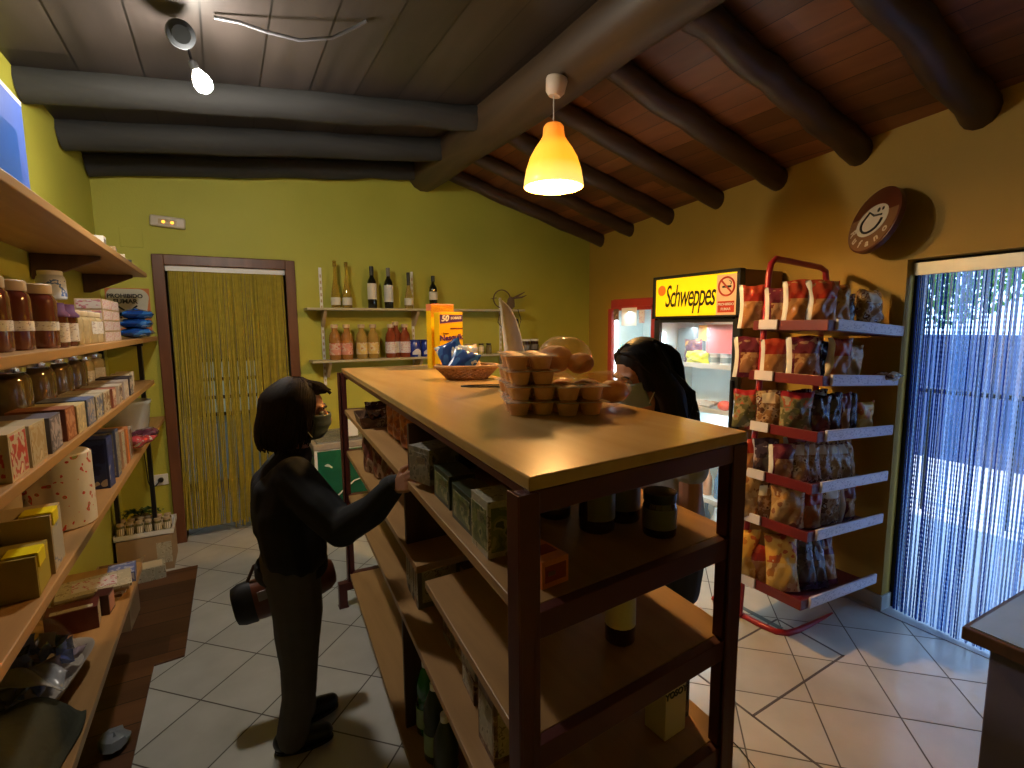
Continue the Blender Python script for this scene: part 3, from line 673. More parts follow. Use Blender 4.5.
# tall white paper cone / wrapped roll
b = MB(); n = 16; vs = []; 
prof = [(.046, 0, 0), (.045, .05, -.004), (.043, .12, -.012), (.038, .19, -.026), (.032, .25, -.040), (.022, .29, -.050), (.012, .31, -.060), (.006, .325, -.074)]
for i, (r, z, dx) in enumerate(prof):
    for k in range(n):
        a = 2*PI*k/n; rr = r*(1+.10*math.sin(3*a+i*.7)+.05*math.sin(7*a)); vs.append((dx+rr*math.cos(a), rr*.6*math.sin(a), z))
b.add(vs, [(i*n+k, i*n+(k+1) % n, (i+1)*n+(k+1) % n, (i+1)*n+k) for i in range(len(prof)-1) for k in range(n)] + [tuple(range(n-1, -1, -1))])
tag(b.build('paper_sleeve', mat('white wrinkled paper', (.80, .78, .72), .6, bump=.3, bscale=30), smooth=True, angle=60, loc=(.99, 1.70, ZT)), 'tall white crumpled paper sleeve standing on the island top, twisted at its tip', 'paper')
# thin wire frame lying flat
pts = [(-.14, 0, .004), (-.10, -.028, .004), (.02, -.034, .004), (.10, -.03, .004), (.10, .03, .004), (-.04, .028, .004), (-.10, .02, .004), (-.14, 0, .004)]
tag(MB().tube(pts, .003, 6).build('wire_loop', M['black_metal'], smooth=True, loc=(.885, 1.66, ZT), rot=(0, 0, -.5)), 'thin dark wire loop lying on the island top beside the basket', 'wire')
# muffin tubs: clear trays with baked goods, stacked
M['muffin'] = mat('golden sponge', (.80, .36, .11), .7, var=.25, scale=25, bump=.3, bscale=50); M['muffin_top'] = mat('baked brown top', (.58, .22, .055), .6, var=.3, scale=30, bump=.3)
M['tubfilm'] = glassy('clear tub plastic', (.9, .75, .55), .25); 
def tub():
    t = thing('pastry_tub', '', 'tub'); b = MB()
    for x in (-.031, .031):
        for y in (-.031, .031):
            b.lathe([(.022, 0), (.0295, .03)], 14, c=(x, y)); 
    b.build('muffin', M['muffin'], t, smooth=True, angle=50)
    b = MB()
    for x in (-.031, .031):
        for y in (-.031, .031): b.ell((x, y, .029), (.029, .029, .009), 12)
    b.build('muffin_top', M['muffin_top'], t, smooth=True)
    b = MB()
    for x in (-.031, .031):
        for y in (-.031, .031): b.lathe([(.0235, -.001), (.031, .033)], 14, c=(x, y), cap=False)
    b.build('cups', M['tubfilm'], t, smooth=True)
    MB().box(-.068, .068, -.068, .068, .0335, .036).build('lid', glassy('tub lid film', (.95, .85, .7), .38), t, bevel=.001)
    return t
tb = tub(); first = True
tbs = []
for (sx_, sy_, n_, nm) in [(.690, 1.125, 4, 'front'), (.735, 1.235, 4, 'back'), (.79, 1.055, 2, 'right')]:
    for k in range(n_):
        pos = {0: 'bottom of', 1: 'second from the bottom of', 2: 'third from the bottom of', 3: 'top of'}[k]
        if nm == 'right': pos = ['bottom of', 'top of'][k]
        lb = 'clear muffin tub, %s the %s' % (pos, {'front': 'near left stack of four', 'back': 'stack behind the near left one', 'right': 'low two-tub stack at the right'}[nm])
        l = (sx_+random.uniform(-.004, .004), sy_+random.uniform(-.004, .004), ZT+.001+.0385*k); r = -.35+random.uniform(-.12, .12)
        if first: tb.location = l; tb.rotation_euler = (0, 0, r); tb['label'] = lb; tb['group'] = 'stacked muffin tubs'; first = False
        else: dup(tb, l, r, lb, 'stacked muffin tubs')
# film bags of buns
M['bunfilm'] = glassy('clear bun bag film', (.95, .72, .45), .30, .12)
def bunbag(lb, loc, rz, w, d, h, seed, buns, tilt=0):
    t = thing('bun_bag', lb, 'bag', loc, (tilt, 0, rz)); b = MB(); rnd = random.Random(seed)
    for (x, y, z, r) in buns: b.ell((x, y, z), (r, r*.9, r*.72), 12, jit=.03, rnd=rnd)
    b.build('bun', M['muffin_top'], t, smooth=True)
    ph = rnd.uniform(0, 5); b = MB()
    def fn(u_, v_):
        a = 2*PI*u_; e = (1-abs(2*v_-1)**3)
        s_ = .5*e*(1+.07*math.sin(5*a+ph+4*v_)+.05*math.sin(9*a))
        return ((v_-.5)*w*(1.0), d*s_*math.cos(a), h*.5+h*s_*math.sin(a)*(1 if math.sin(a) > 0 else .98))
    b.grid(fn, 22, 16); b.build('film', M['bunfilm'], t, smooth=True, angle=80)
    return t
bunbag('clear bag with a round bun on top of the two low muffin tubs', (.82, 1.15, ZT+.078), -.9, .165, .12, .12, 1, [(-.025, 0, .055, .053), (.045, 0, .045, .040)])
bunbag('clear bag with browned buns at the right end of the muffins', (.895, 1.085, ZT+.001), -.5, .18, .12, .10, 2, [(-.035, 0, .045, .048), (.035, 0, .042, .045)])
bunbag('clear bag of buns lying behind the muffin stacks', (.86, 1.27, ZT+.001), -.2, .17, .11, .09, 3, [(-.035, 0, .036, .04), (.035, 0, .036, .04)])
# ================================================================== left shelving
XF = -.40
SZ = {'top': 1.955, 's2': 1.545, 's3': 1.275, 's4': .975, 'bot': .50}
t = thing('wall_shelving', 'long pale wooden shelving with five boards along the left wall', 'shelving unit', (-.55, 2.5, 0))
lo = (.55, -2.5, 0)
for k, z in SZ.items():
    y1 = {'top': 4.05, 's2': 4.36, 's3': 3.95, 's4': 4.36, 'bot': 3.55}[k]
    if k == 'bot': MB().prism([(XL+.004, .6), (XF, .6), (XF, 2.86), (XF-.02, 2.88), (XL+.004, 2.88)], z-.03, z).build('shelf', M['shelf_wood'], t, bevel=.003, loc=lo)
    else: MB().box(XL+.004, XF, .6, y1, z-.028, z).build('shelf', M['shelf_wood'], t, bevel=.003, loc=lo)
for y in (.75, 4.02):
    for x in (-.47, -.665): MB().box(x-.012, x+.012, y-.018, y+.018, 0, 1.93 if y < 1 else 1.517).build('upright', M['black_metal'], t, bevel=.002, loc=lo)
for y in (2.95, 3.9):
    MB().prism([(0, 0), (0, -.11), (.03, -.11), (.24, -.015), (.24, 0)], -.014, .014, 0, Matrix(((1, 0, 0, XL+.004), (0, 0, 1, y), (0, 1, 0, 1.926), (0, 0, 0, 1)))).build('bracket', M['dark_wood'], t, bevel=.001, loc=lo)
for k, z in SZ.items():
    for y in (.75, 4.02):
        if k in ('top', 'bot') and y > 1: continue
        MB().box(-.675, -.45, y-.012, y+.012, z-.056, z-.028).build('bracket', M['black_metal'], t, bevel=.001, loc=lo)
# ---- top board
carton('storage_box', 'big blue box on the topmost left board, at the left edge of the photo', 'box', (-.60, 2.08, SZ['top']), (.17, .38, .37), 0, [mat('blue carton', (.06, .13, .50), .45), M['white'], M['blue']], [('top', 0, 1, 0, 1, 1), ('+x', 0, 1, .96, 1, 1), ('+x', .2, .8, .2, .7, 2)])
for i, (y, w, d, h, c, lb) in enumerate([(2.95, .05, .06, .06, 'white', 'small white packet on the top board next to the big blue box'), (3.12, .08, .10, .035, 'kraft', 'flat cardboard box on the topmost left board'), (3.38, .07, .12, .03, 'cream', 'flat cream box on the topmost left board beyond the cardboard one'), (3.62, .06, .10, .03, 'black', 'flat black box farthest along the topmost left board')]):
    carton('small_box', lb, 'box', (-.46, y, SZ['top']), (w, d, h), .1*i, [M[c], M['grey_print'], M['cream']], [('+x', .1, .9, .2, .8, 1)])
# ---- second board
M['jam'] = mat('dark red preserve', (.11, .025, .015), .12, coat=.6); M['beige_lid'] = mat('beige lid', (.5, .38, .24), .4); M['white_lab'] = speck('white label print', [(0, (.62, .6, .56)), (.56, (.62, .6, .56)), (.6, (.25, .2, .2)), (.66, (.6, .58, .54))], 70, .5, (1, 1, 3))
M['redtext_lab'] = speck('label red print', [(0, (.62, .58, .58)), (.54, (.62, .56, .56)), (.58, (.45, .10, .16)), (.66, (.6, .55, .55))], 60, .5, (1, 1, 3))
M['pasta_glass'] = mat('pasta jar', (.45, .36, .20), .15, coat=.5, var=.3, scale=40); M['purple_cloth'] = mat('purple cloth', (.10, .03, .12), .8)
z = SZ['s2']
jar('preserve_jar', 'tall dark red preserve jar with beige lid, nearest on the second left board', 'jar', (-.49, 1.83, z), .050, .185, M['jam'], M['beige_lid'], M['white_lab'], 'large dark preserve jars', (.28, .42))
jar('preserve_jar', 'tall dark red preserve jar with beige lid, behind the nearest one at the left edge', 'jar', (-.47, 1.97, z), .052, .185, M['jam'], M['beige_lid'], M['white_lab'], 'large dark preserve jars', (.28, .42))
jar('preserve_jar', 'tall dark red jar at the very left edge of the photo on the second board', 'jar', (-.50, 1.70, z), .052, .185, M['jam'], M['beige_lid'], M['white_lab'], 'large dark preserve jars', (.28, .42))
for i, (y, lb) in enumerate([(2.12, 'jar with purple cloth lid and white label, the nearer of two'), (2.24, 'jar with purple cloth lid and white label, the farther of two')]):
    jar('cloth_topped_jar', lb, 'jar', (-.45, y-.09, z), .042, .135, M['jam'], None, M['white_lab'], 'purple cloth topped jars', (.12, .55), fabric=M['purple_cloth'])
for i, (y, x) in enumerate([(2.28, -.46), (2.39, -.46), (2.50, -.46), (2.61, -.46)]):
    jar('pasta_jar', ['squat jar of pale pasta right after the purple topped jars', 'second squat pale pasta jar after the purple topped jars', 'third squat pale pasta jar after the purple topped jars', 'pale pasta jar next to the pink labelled packs'][i], 'jar', (x, y, z), .042, .12, M['pasta_glass'], M['cream'], M['white_lab'] if i > 1 else None, 'pale pasta jars', (.3, .7))
for i, (y, x) in enumerate([(2.52, -.60), (2.64, -.60)]):
    jar('pasta_jar', ['tall pale jar at the back of the second board, with blue white tub on it', 'tall pale jar at the back of the second board, right one'][i], 'jar', (x, y, z), .05, .17, M['pasta_glass'], M['cream'], M['redtext_lab'], 'tall pale jars', (.3, .7))
jar('paper_topped_tub', 'blue and white tub standing on top of the pale jars', 'tub', (-.57, 2.64, z+.172), .045, .11, mat('white blue paper', (.55, .60, .68), .5), M['white'], speck('blue paper print', [(0, (.55, .6, .7)), (.5, (.6, .63, .7)), (.6, (.08, .16, .42)), (.68, (.6, .62, .68))], 30, .5), None, (.1, .7))
M['pasta_pack'] = speck('pasta pack print', [(0, (.62, .58, .56)), (.5, (.62, .54, .54)), (.56, (.45, .10, .20)), (.64, (.55, .45, .3))], 45, .45, (1, 1, 2.5))
for k in range(4):
    for j in range(2):
        carton('pasta_carton', 'pink and white printed pasta box, %s and %s of its stacked block' % (['bottom row', 'second row', 'third row', 'top row'][k], ['nearer half', 'farther half'][j]), 'box', (-.47, 2.78+.19*j, z+.0455*k), (.09, .19, .044), 0, [M['beige_lid'], M['pasta_pack']], [('+x', .04, .96, .08, .92, 1), ('-y', .06, .94, .08, .92, 1)], 'pink and white pasta boxes')
for k in range(3):
    o = pillow(.19, .15, .062, 110+k, lumps=.15).build('blue_packet', speck('blue film %d' % k, [(0, (.01, .05, .24)), (.5, (.03, .14, .42)), (.63, (.25, .4, .6)), (.68, (.02, .08, .3))], 12, .18, coat=.4), smooth=True, angle=80, loc=(-.50+.004*k, 3.60, z+.032+.052*k), rot=(PI/2, 0, PI/2+.1*k))
    tag(o, ['bottom blue packet of the stack in front of the no smoking sign', 'middle blue packet of the stack in front of the no smoking sign', 'top blue packet of the stack in front of the no smoking sign'][k], 'packet', 'stacked blue packets')
# ---- third board: boxes in front, big jars behind
z = SZ['s3']
M['brown_glass'] = glassy('old glass', (.13, .08, .04), .8, .1); M['tea_lab'] = mat('jar contents', (.12, .075, .035), .5, var=.4, scale=30)
for i, y in enumerate([2.10, 2.36, 2.60, 2.84, 3.08, 3.32]):
    jar('storage_jar', ['big dark glass storage jar nearest on the third left board', 'second big dark glass storage jar on the third board', 'third big dark glass jar on the third board', 'fourth big dark glass jar on the third board', 'fifth glass jar with pale contents on the third board', 'farthest glass jar with pale contents on the third board'][i], 'jar', (-.60, y, z), .075 if i < 4 else .06, .215 if i < 4 else .20, mat('dark jar %d' % i, (.10, .065, .03) if i < 4 else (.35, .28, .15), .1, coat=.5, var=.35, scale=20), M['chrome'], M['white_lab'] if i > 3 else None, 'storage jars', neck=.8, lidh=.08)
bc = [((.6, .5, .35), (.5, .06, .05)), ((.5, .42, .28), (.42, .30, .15)), ((.13, .12, .16), (.42, .38, .42)), ((.30, .10, .05), (.5, .25, .14)), ((.58, .48, .26), (.42, .35, .22)), ((.12, .16, .30), (.42, .36, .3)), ((.5, .44, .32), (.08, .11, .22)), ((.55, .48, .36), (.24, .12, .05)), ((.35, .12, .08), (.6, .52, .42)), ((.58, .5, .4), (.10, .08, .10)), ((.45, .38, .34), (.62, .56, .5)), ((.06, .05, .06), (.6, .55, .5))]
by = [1.50, 1.64, 1.79, 1.95, 2.08, 2.22, 2.36, 2.50, 2.65, 2.80, 2.96, 3.12]
bl = ['red and cream medicine style box', 'cream box with brown print', 'dark box with a pale figure', 'narrow rust coloured box', 'yellowish cream box', 'blue and cream box', 'cream box with dark blue print', 'cream and brown box', 'small red and white box', 'cream box with black print', 'pale box near the far end', 'black and white box farthest']
for i in range(12):
    h = [.105, .10, .095, .095, .088, .09, .085, .085, .08, .08, .085, .09][i]; dd = .13 if i not in (3, 8) else .10
    c1 = mat('box side %d' % i, bc[i][0], .45); c2_ = speck('box print %d' % i, [(0, bc[i][1]), (.48, bc[i][0]), (.6, bc[i][1]), (.68, tuple(min(1, q*1.3) for q in bc[i][0]))], 26, .45)
    carton('infusion_box', bl[i]+' in the front row on the third left board', 'box', (-.475, by[i], z), (.13, dd-.006, h), random.uniform(-.05, .05), [c1, c2_, M['cream']], [('+x', .05, .95, .06, .94, 1), ('-y', .08, .92, .1, .6, 1), ('-y', .1, .9, .65, .9, 2)])
for i, y in enumerate([3.30, 3.45, 3.60]):
    carton('infusion_box', ['small cream box behind the black and white one near the shelf end', 'small pale box second from the shelf end on the third board', 'small pale box at the far shelf end on the third board'][i], 'box', (-.50, y, z), (.08, .10, .08), .1, [M['cream'], M['pale_print']], [('+x', .05, .95, .06, .94, 1), ('-y', .08, .92, .1, .9, 1)])
# ---- fourth board
z = SZ['s4']
M['yellow_flap'] = mat('bright yellow flap', (.85, .70, .01), .35, var=.03); M['carton_white'] = speck('white blue carton', [(0, (.42, .40, .36)), (.5, (.45, .43, .40)), (.6, (.16, .22, .38)), (.66, (.48, .45, .42))], 22, .45)
for i, (y, h, lb) in enumerate([(1.72, .155, 'white carton with open yellow flaps on the fourth board, left edge of the photo'), (1.585, .10, 'olive yellow carton with a yellow flap in front of the taller white carton')]):
    t = thing('tea_carton', lb, 'box', (-.475, y, z), .05)
    b = MB(); b.box(-.06, .06, -.06, .06, 0, h); patch(b, '+x', .12, .12, h, .05, .95, .05, .95, 1)
    b.build('carton', [mat('olive carton %d' % i, (.35, .26, .05) if i else (.48, .36, .2), .5), M['carton_white'] if i == 0 else mat('olive face', (.42, .33, .04), .5)], t, bevel=.001)
    b = MB(); b.add([(.0, -.05, h+.001), (.062, -.05, h+.002), (.062, .01, h+.002), (0, .01, h+.001), (0, -.05, h+.005), (.062, -.05, h+.006), (.062, .01, h+.006), (0, .01, h+.005)], [(0,3,2,1),(4,5,6,7),(0,1,5,4),(1,2,6,5),(2,3,7,6),(3,0,4,7)])
    b.box(.0605, .064, -.05, .01, h-.03, h+.004); b.build('flap', M['yellow_flap'], t)
# kitchen roll pack
M['roll_print'] = speck('kitchen roll film', [(0, (.70, .66, .60)), (.60, (.72, .68, .62)), (.64, (.55, .06, .05)), (.70, (.30, .35, .12))], 42, .3, detail=1)
t = thing('kitchen_roll', 'fat white kitchen roll pack with red print, wrapped in film on the fourth left board', 'paper roll', (-.495, 2.09, z), .2)
b = MB(); R_ = .094; H_ = .235
b.lathe([(R_*.97, 0), (R_, .006), (R_*1.01, H_*.5), (R_, H_-.006), (R_*.96, H_), (.026, H_+.001), (.024, H_-.02)], 32, cap=False); b.lathe([(.001, 0), (R_*.97, 0)], 32, cap=False)
b.build('roll', mat('white paper', (.66, .60, .50), .8, bump=.1), t, smooth=True, angle=50)
vs = []; fs = []
for k in range(33):
    a = 2*PI*k/32
    for zz in (.004, H_*.5, H_-.004): vs.append((R_*1.022*math.cos(a), R_*1.022*math.sin(a), zz))
    if k: [fs.append(((k-1)*3+q, k*3+q, k*3+q+1, (k-1)*3+q+1)) for q in (0, 1)]
MB().add(vs, fs).build('wrapper', M['roll_print'], t, smooth=True)
MB().tube([(.022*math.cos(a), .022*math.sin(a), H_-.01) for a in np.linspace(0, 2*PI, 17)[:-1]], .003, 5, closed=True).build('core', M['kraft'], t)
t = thing('kitchen_roll', 'kitchen roll pack half hidden behind the front one', 'paper roll', (-.60, 1.95, z))
b = MB(); b.lathe([(.06, 0), (.06, .18), (.055, .185), (.02, .186)], 20).build('roll', M['beige_lid'], t, smooth=True)
# cereal boxes etc
M['navy_print'] = speck('navy cereal print', [(0, (.015, .03, .16)), (.5, (.03, .06, .26)), (.62, (.45, .45, .5)), (.68, (.3, .05, .06))], 11, .35)
obx = [(2.52, .20, 'navy_print', (.02, .04, .18), 'dark blue cereal box with a pale animal face on the fourth left board'), (2.68, .20, 'grey_print', (.08, .10, .2), 'grey blue box behind the cereal box on the fourth board'), (2.82, .17, 'pale_print', (.5, .3, .18), 'cream and orange box on the fourth board'), (2.93, .165, 'orange', (.5, .2, .08), 'orange box next to the cream and orange one'), (3.02, .15, 'brown_print', (.4, .35, .3), 'brown box before the dark packets on the fourth board')]
for (y, h, m1, c, lb) in obx:
    carton('cereal_box', lb, 'box', (-.50, y, z), (.16, .075, h), random.uniform(-.08, .04), [mat('side of '+lb[:12], c, .4), M[m1], M['white']], [('-y', .05, .95, .04, .96, 1), ('+x', .08, .92, .06, .94, 1)])
for i, (y, x, c, lb) in enumerate([(3.18, -.47, (.3, .04, .05), 'dark red packet lying near the far end of the fourth board'), (3.34, -.47, (.10, .03, .05), 'dark shiny packet next to the dark red packet on the fourth board'), (3.26, -.57, (.5, .45, .4), 'pale packet behind the dark red packet on the fourth board')]):
    mm = speck('packet film %d' % i, [(0, c), (.5, tuple(q*1.5 for q in c)), (.6, (.5, .45, .42)), (.66, c)], 18, .2, coat=.3)
    tag(pillow(.16, .13, .06, 130+i).build('candy_packet', mm, smooth=True, angle=80, loc=(x, y, z+.032), rot=(PI/2-.3, 0, .9+i)), lb, 'packet')
t = thing('clear_tub', 'large clear plastic tub at the far end of the fourth left board', 'tub', (-.53, 3.72, z))
b = MB(); b.lathe([(.095, 0), (.105, .01), (.125, .18), (.13, .185), (.13, .20), (.122, .20), (.12, .185), (.10, .012)], 28, cap=False); b.lathe([(.001, .002), (.1, .002)], 28, cap=False)
b.build('body', glassy('frosted tub plastic', (.65, .68, .70), .5, .25), t, smooth=True, angle=50)
MB().ell((0, 0, .05), (.085, .085, .045), 14).build('contents', mat('pale contents', (.45, .42, .4), .6), t, smooth=True)
# ---- bottom board
z = SZ['bot']
t = thing('snack_tray', 'pale tray of dark and blue sweets under clear film on the bottom left board', 'tray', (-.565, 1.93, z+.03), -.15)
b = MB(); ol = [(.115*math.copysign(abs(math.cos(a))**.5, math.cos(a)), .19*math.copysign(abs(math.sin(a))**.5, math.sin(a))) for a in np.linspace(0, 2*PI, 33)[:-1]]
n = 32
vs = [(x*.85, y*.88, 0) for x, y in ol] + [(x, y, .035) for x, y in ol] + [(x*1.05, y*1.04, .037) for x, y in ol] + [(x*.97, y*.97, .033) for x, y in ol] + [(x*.83, y*.86, .004) for x, y in ol]
b.add(vs, [(i*n+k, i*n+(k+1) % n, (i+1)*n+(k+1) % n, (i+1)*n+k) for i in range(4) for k in range(n)] + [tuple(range(n-1, -1, -1)), tuple(range(4*n, 5*n))])
b.build('tray', mat('beige tray', (.42, .36, .30), .5), t, smooth=True, angle=50)
rnd = random.Random(12); b = MB()
for i in range(60):
    a = rnd.uniform(0, 6.28); r = rnd.random()**.5; x = .085*r*math.cos(a); y = .15*r*math.sin(a); zz = .035+.09*(1-r*r)*rnd.random()
    b.add(*(lambda P_: (P_.v, P_.f))(pillow(.05, .045, .025, i, n=6)), mi=rnd.choice([0, 0, 1, 1, 2]) , T=TR((x, y, zz), rnd.uniform(0, 6), rnd.uniform(-1, 1)))
b.build('sweets', [mat('black wrapper', (.02, .02, .03), .15, coat=.5), mat('violet blue wrapper', (.08, .12, .40), .15, coat=.5), mat('pink grey wrapper', (.35, .25, .28), .2, coat=.5)], t, smooth=True, angle=70)
b = MB()
def dome(u_, v_):
    a = 2*PI*u_; r = v_; w = 1+.05*math.sin(9*a+3*v_)
    return (.112*r*w*math.cos(a), .185*r*w*math.sin(a), .036+.17*(1-r**2.4)*(1+.08*math.sin(7*a+6*v_)))
b.grid(dome, 28, 12); b.build('film', glassy('clear sweet film', (.55, .55, .7), .10, .12), t, smooth=True, angle=80)
M['olive_cloth'] = mat('dark olive cloth', (.030, .032, .018), .9, var=.25, bump=.3, bscale=40)
b = MB()
def clo(u_, v_):
    return (-.68+.265*u_+.01*math.sin(9*v_), 1.28+.50*v_, .50+.12*math.sin(PI*min(1, u_*1.1))**.5*(.55+.45*math.sin(PI*v_)**.4)*(1+.14*math.sin(8*u_+9*v_))+.004)
b.grid(clo, 20, 20); o = b.build('folded_cloth', M['olive_cloth'], smooth=True, angle=80); sm = o.modifiers.new('s', 'SOLIDIFY'); sm.thickness = .006; sm.offset = 1
tag(o, 'dark olive cloth bunched at the lower left corner on the bottom board', 'cloth')
b = MB()
def plb(u_, v_): return (-.62+.17*u_, 1.75+.10*v_+.02*math.sin(5*u_), .615+.035*math.sin(PI*u_)+.012*math.sin(9*u_+7*v_))
b.grid(plb, 12, 10); o = b.build('plastic_bag', glassy('crumpled clear film', (.6, .6, .62), .5, .15), smooth=True, angle=80); o.modifiers.new('s', 'SOLIDIFY').thickness = .002
tag(o, 'crumpled clear plastic film between the olive cloth and the sweet tray', 'film')
b = MB()
for i in range(3): b.ell((-.60+.05*i, 1.16+.03*i, .53+.01*i), (.03, .045, .028), 12)
tag(b.build('green_pear', mat('green pear skin', (.22, .25, .04), .4), smooth=True), 'green fruit at the lower left corner beside the olive cloth', 'fruit')
carton('dark_carton', 'dark maroon carton behind the sweet tray on the bottom left board', 'box', (-.545, 2.33, z), (.15, .085, .085), .1, [mat('maroon carton', (.10, .02, .02), .4), M['pale_print'], M['pale_print']], [('+x', .1, .9, .1, .9, 1), ('top', .1, .9, .1, .4, 2)])
carton('dark_carton', 'small red and black carton in front of the maroon carton', 'box', (-.47, 2.42, z), (.05, .07, .08), -.1, [mat('red black carton', (.05, .012, .012), .4), mat('faded red print', (.45, .22, .18), .5), M['pale_print']], [('+x', .1, .9, .1, .9, 1), ('-y', .1, .4, .1, .9, 1)])
for k in range(5):
    carton('flat_pack', ['bottom flat printed pack', 'second flat printed pack', 'middle flat printed pack', 'fourth flat printed pack', 'top flat printed pack'][k]+' in the low pile near the end of the bottom board', 'packet', (-.545+.006*k, 2.60-.01*k, z+.013*k), (.24, .17, .012), .08*(k-2), [[M['cream'], M['brown_print'], M['redtext_lab'], M['kraft'], M['pale_print']][k], M['redtext_lab']], [('+x', .05, .6, .1, .9, 1), ('top', .2, .8, .2, .8, 1)], 'flat packs in a low pile')
carton('blue_box', 'blue and silver flat box at the far corner of the bottom left board', 'box', (-.455, 2.715, z+.0), (.10, .13, .045), .1, [mat('blue silver box', (.10, .13, .32), .3), speck('blue silver print', [(0, (.12, .16, .4)), (.5, (.4, .42, .55)), (.6, (.06, .08, .25))], 24, .3), M['cream']], [('top', .05, .95, .05, .95, 1), ('-y', .05, .95, .1, .9, 1)])
# ---- floor end: crates and the tray of small jars
def crate(name, lb, loc, w, d, h, rz, m_, open_=True):
    b = MB(); th = .006
    b.box(-w/2, w/2, -d/2, d/2, 0, th); b.box(-w/2, w/2, -d/2, -d/2+th, 0, h); b.box(-w/2, w/2, d/2-th, d/2, 0, h); b.box(-w/2, -w/2+th, -d/2, d/2, 0, h); b.box(w/2-th, w/2, -d/2, d/2, 0, h)
    if open_:
        b.add([(-w/2, -d/2, h), (w/2, -d/2, h), (w/2, -d/2-.05, h-.03), (-w/2, -d/2-.05, h-.03)], [(0, 1, 2, 3), (3, 2, 1, 0)])
        b.add([(w/2, -d/2, h), (w/2, d/2, h), (w/2+.05, d/2, h+.02), (w/2+.05, -d/2, h+.02)], [(0, 1, 2, 3)])
    return tag(b.build(name, m_, loc=loc, rot=(0, 0, rz), bevel=.001), lb, 'box')
crate('cardboard_box', 'open cardboard box on the floor between the bottom board and the jar tray', (-.60, 3.32, 0), .17, .24, .30, -.05, M['kraft'])
carton('carton_support', 'closed cardboard carton holding the tray of little jars', 'box', (-.53, 4.10, 0), (.30, .30, .24), 0, [M['kraft'], M['pale_print'], M['pale_print']], [('-y', .7, .98, .2, .8, 1)])
crate('jar_tray', 'shallow white tray holding a row of little capped jars', (-.53, 4.10, .242), .32, .30, .035, 0, M['white'], False)
M['olive_jar'] = mat('olive brine jar', (.16, .13, .05), .15, coat=.5, var=.3, scale=30)
j0 = None
for r_ in range(2):
    for k in range(6):
        l = (-.655+.05*k, 3.99+.075*r_, .249)
        lb = 'little capped jar in the %s row of the white tray, %s' % (['front', 'back'][r_], ['leftmost', 'second from the left', 'third from the left', 'third from the right', 'second from the right', 'rightmost'][k])
        if j0 is None: j0 = jar('small_jar', lb, 'jar', l, .022, .10, M['olive_jar'], M['beige_lid'], M['cream'], 'little capped jars in the white tray', (.25, .7), neck=.85, n=12)
        else: dup(j0, l, random.uniform(0, 6), lb)
carton('carton_support', 'low pale carton on the floor below the jar tray, beside the door frame', 'box', (-.50, 3.86, 0), (.16, .13, .09), .1, [M['pale_print'], M['cream'], M['cream']], [('top', .1, .9, .1, .9, 1)])
# trailing plant between boards
t = thing('trailing_plant', 'trailing green plant on the white tray below the fourth board', 'plant', (-.57, 4.18, .249))
b = MB(); b.lathe([(.04, 0), (.05, .07), (.054, .075), (.045, .07)], 16).build('pot', M['kraft'], t, smooth=True, angle=40)
b = MB(); rnd = random.Random(8); leaf = MB()
for i in range(9):
    a = rnd.uniform(-3, .3); L_ = rnd.uniform(.08, .2); pts = [(L_*s_*math.cos(a)*.7, L_*s_*math.sin(a)*.5, .075+.06*math.sin(2.2*s_)-.03*s_*s_) for s_ in np.linspace(0, 1, 7)]
    b.tube(pts, .002, 5)
    for p in pts[1:]:
        for _ in range(3):
            T_ = TR((p[0]+rnd.uniform(-.02, .02), p[1]+rnd.uniform(-.015, .015), p[2]+rnd.uniform(-.01, .015)), rnd.uniform(0, 6), rnd.uniform(-.6, .6)); s_ = .016
            leaf.add([(-s_, 0, 0), (0, -s_*.5, .004), (s_, 0, 0), (0, s_*.5, .004)], [(0, 1, 2, 3)], 0, T_)
b.build('stem', mat('plant stem', (.06, .12, .03), .5), t); leaf.build('leaves', mat('plant leaf', (.05, .12, .03), .45), t)
t = thing('wall_socket', 'white wall socket with a looped cable on the back wall below the shelving', 'socket', (-.46, YB, .50))
MB().box(-.045, .045, -.012, 0, -.04, .04).build('plate', M['white'], t, bevel=.004)
MB().lathe([(.018, 0), (.018, .02), (.012, .03)], 14, T=face_M((-.0, -.012, 0), (1, 0, 0), (0, 0, 1))).build('plug', M['black'], t)
MB().tube([(0, -.04, 0), (-.03, -.05, -.03), (-.06, -.03, -.05), (-.075, -.02, 0), (-.08, -.015, .12), (-.09, -.015, .3)], .004, 6).build('cable', M['black'], t, smooth=True)
# wood-look mat on the floor
b = MB(); b.prism([(-.66, 3.89), (-.245, 3.90), (-.262, 2.812), (-.385, 2.80), (-.40, 1.4), (-.66, 1.4)], .0, .008); tag(b.build('floor_mat', M['mat_wood'], bevel=.002), 'brown wood-look board mat lying on the tiles under the left shelving', 'mat')
MB_ = MB(); MB_.ell((0, 0, .03), (.05, .06, .03), 12, jit=.15, rnd=random.Random(3)); tag(MB_.build('crumpled_bag', mat('grey plastic', (.2, .22, .25), .4), smooth=True, loc=(-.46, 2.30, .008)), 'grey crumpled plastic bag on the floor mat at the bottom edge', 'bag')
# ================================================================== back wall
# emergency light
t = thing('emergency_light', 'white emergency light with two small orange glows above the back doorway', 'lamp', (-.285, YB, 2.345), (0, .06, 0))
MB().box(-.105, .105, -.04, 0, -.038, .038).build('housing', mat('cream plastic', (.55, .47, .36), .35), t, bevel=.012, seg=3)
b = MB(); b.box(-.055, .055, -.0425, -.039, -.02, .015); b.build('lens', mat('lens plastic', (.5, .38, .22), .25), t, bevel=.002)
for x in (-.025, .027): MB().ell((x, -.0425, -.004), (.011, .004, .010), 10).build('bulb', mat('orange glow', (1, .4, .05), .4, emis=(1, .35, .03), es=1.6), t, smooth=True)
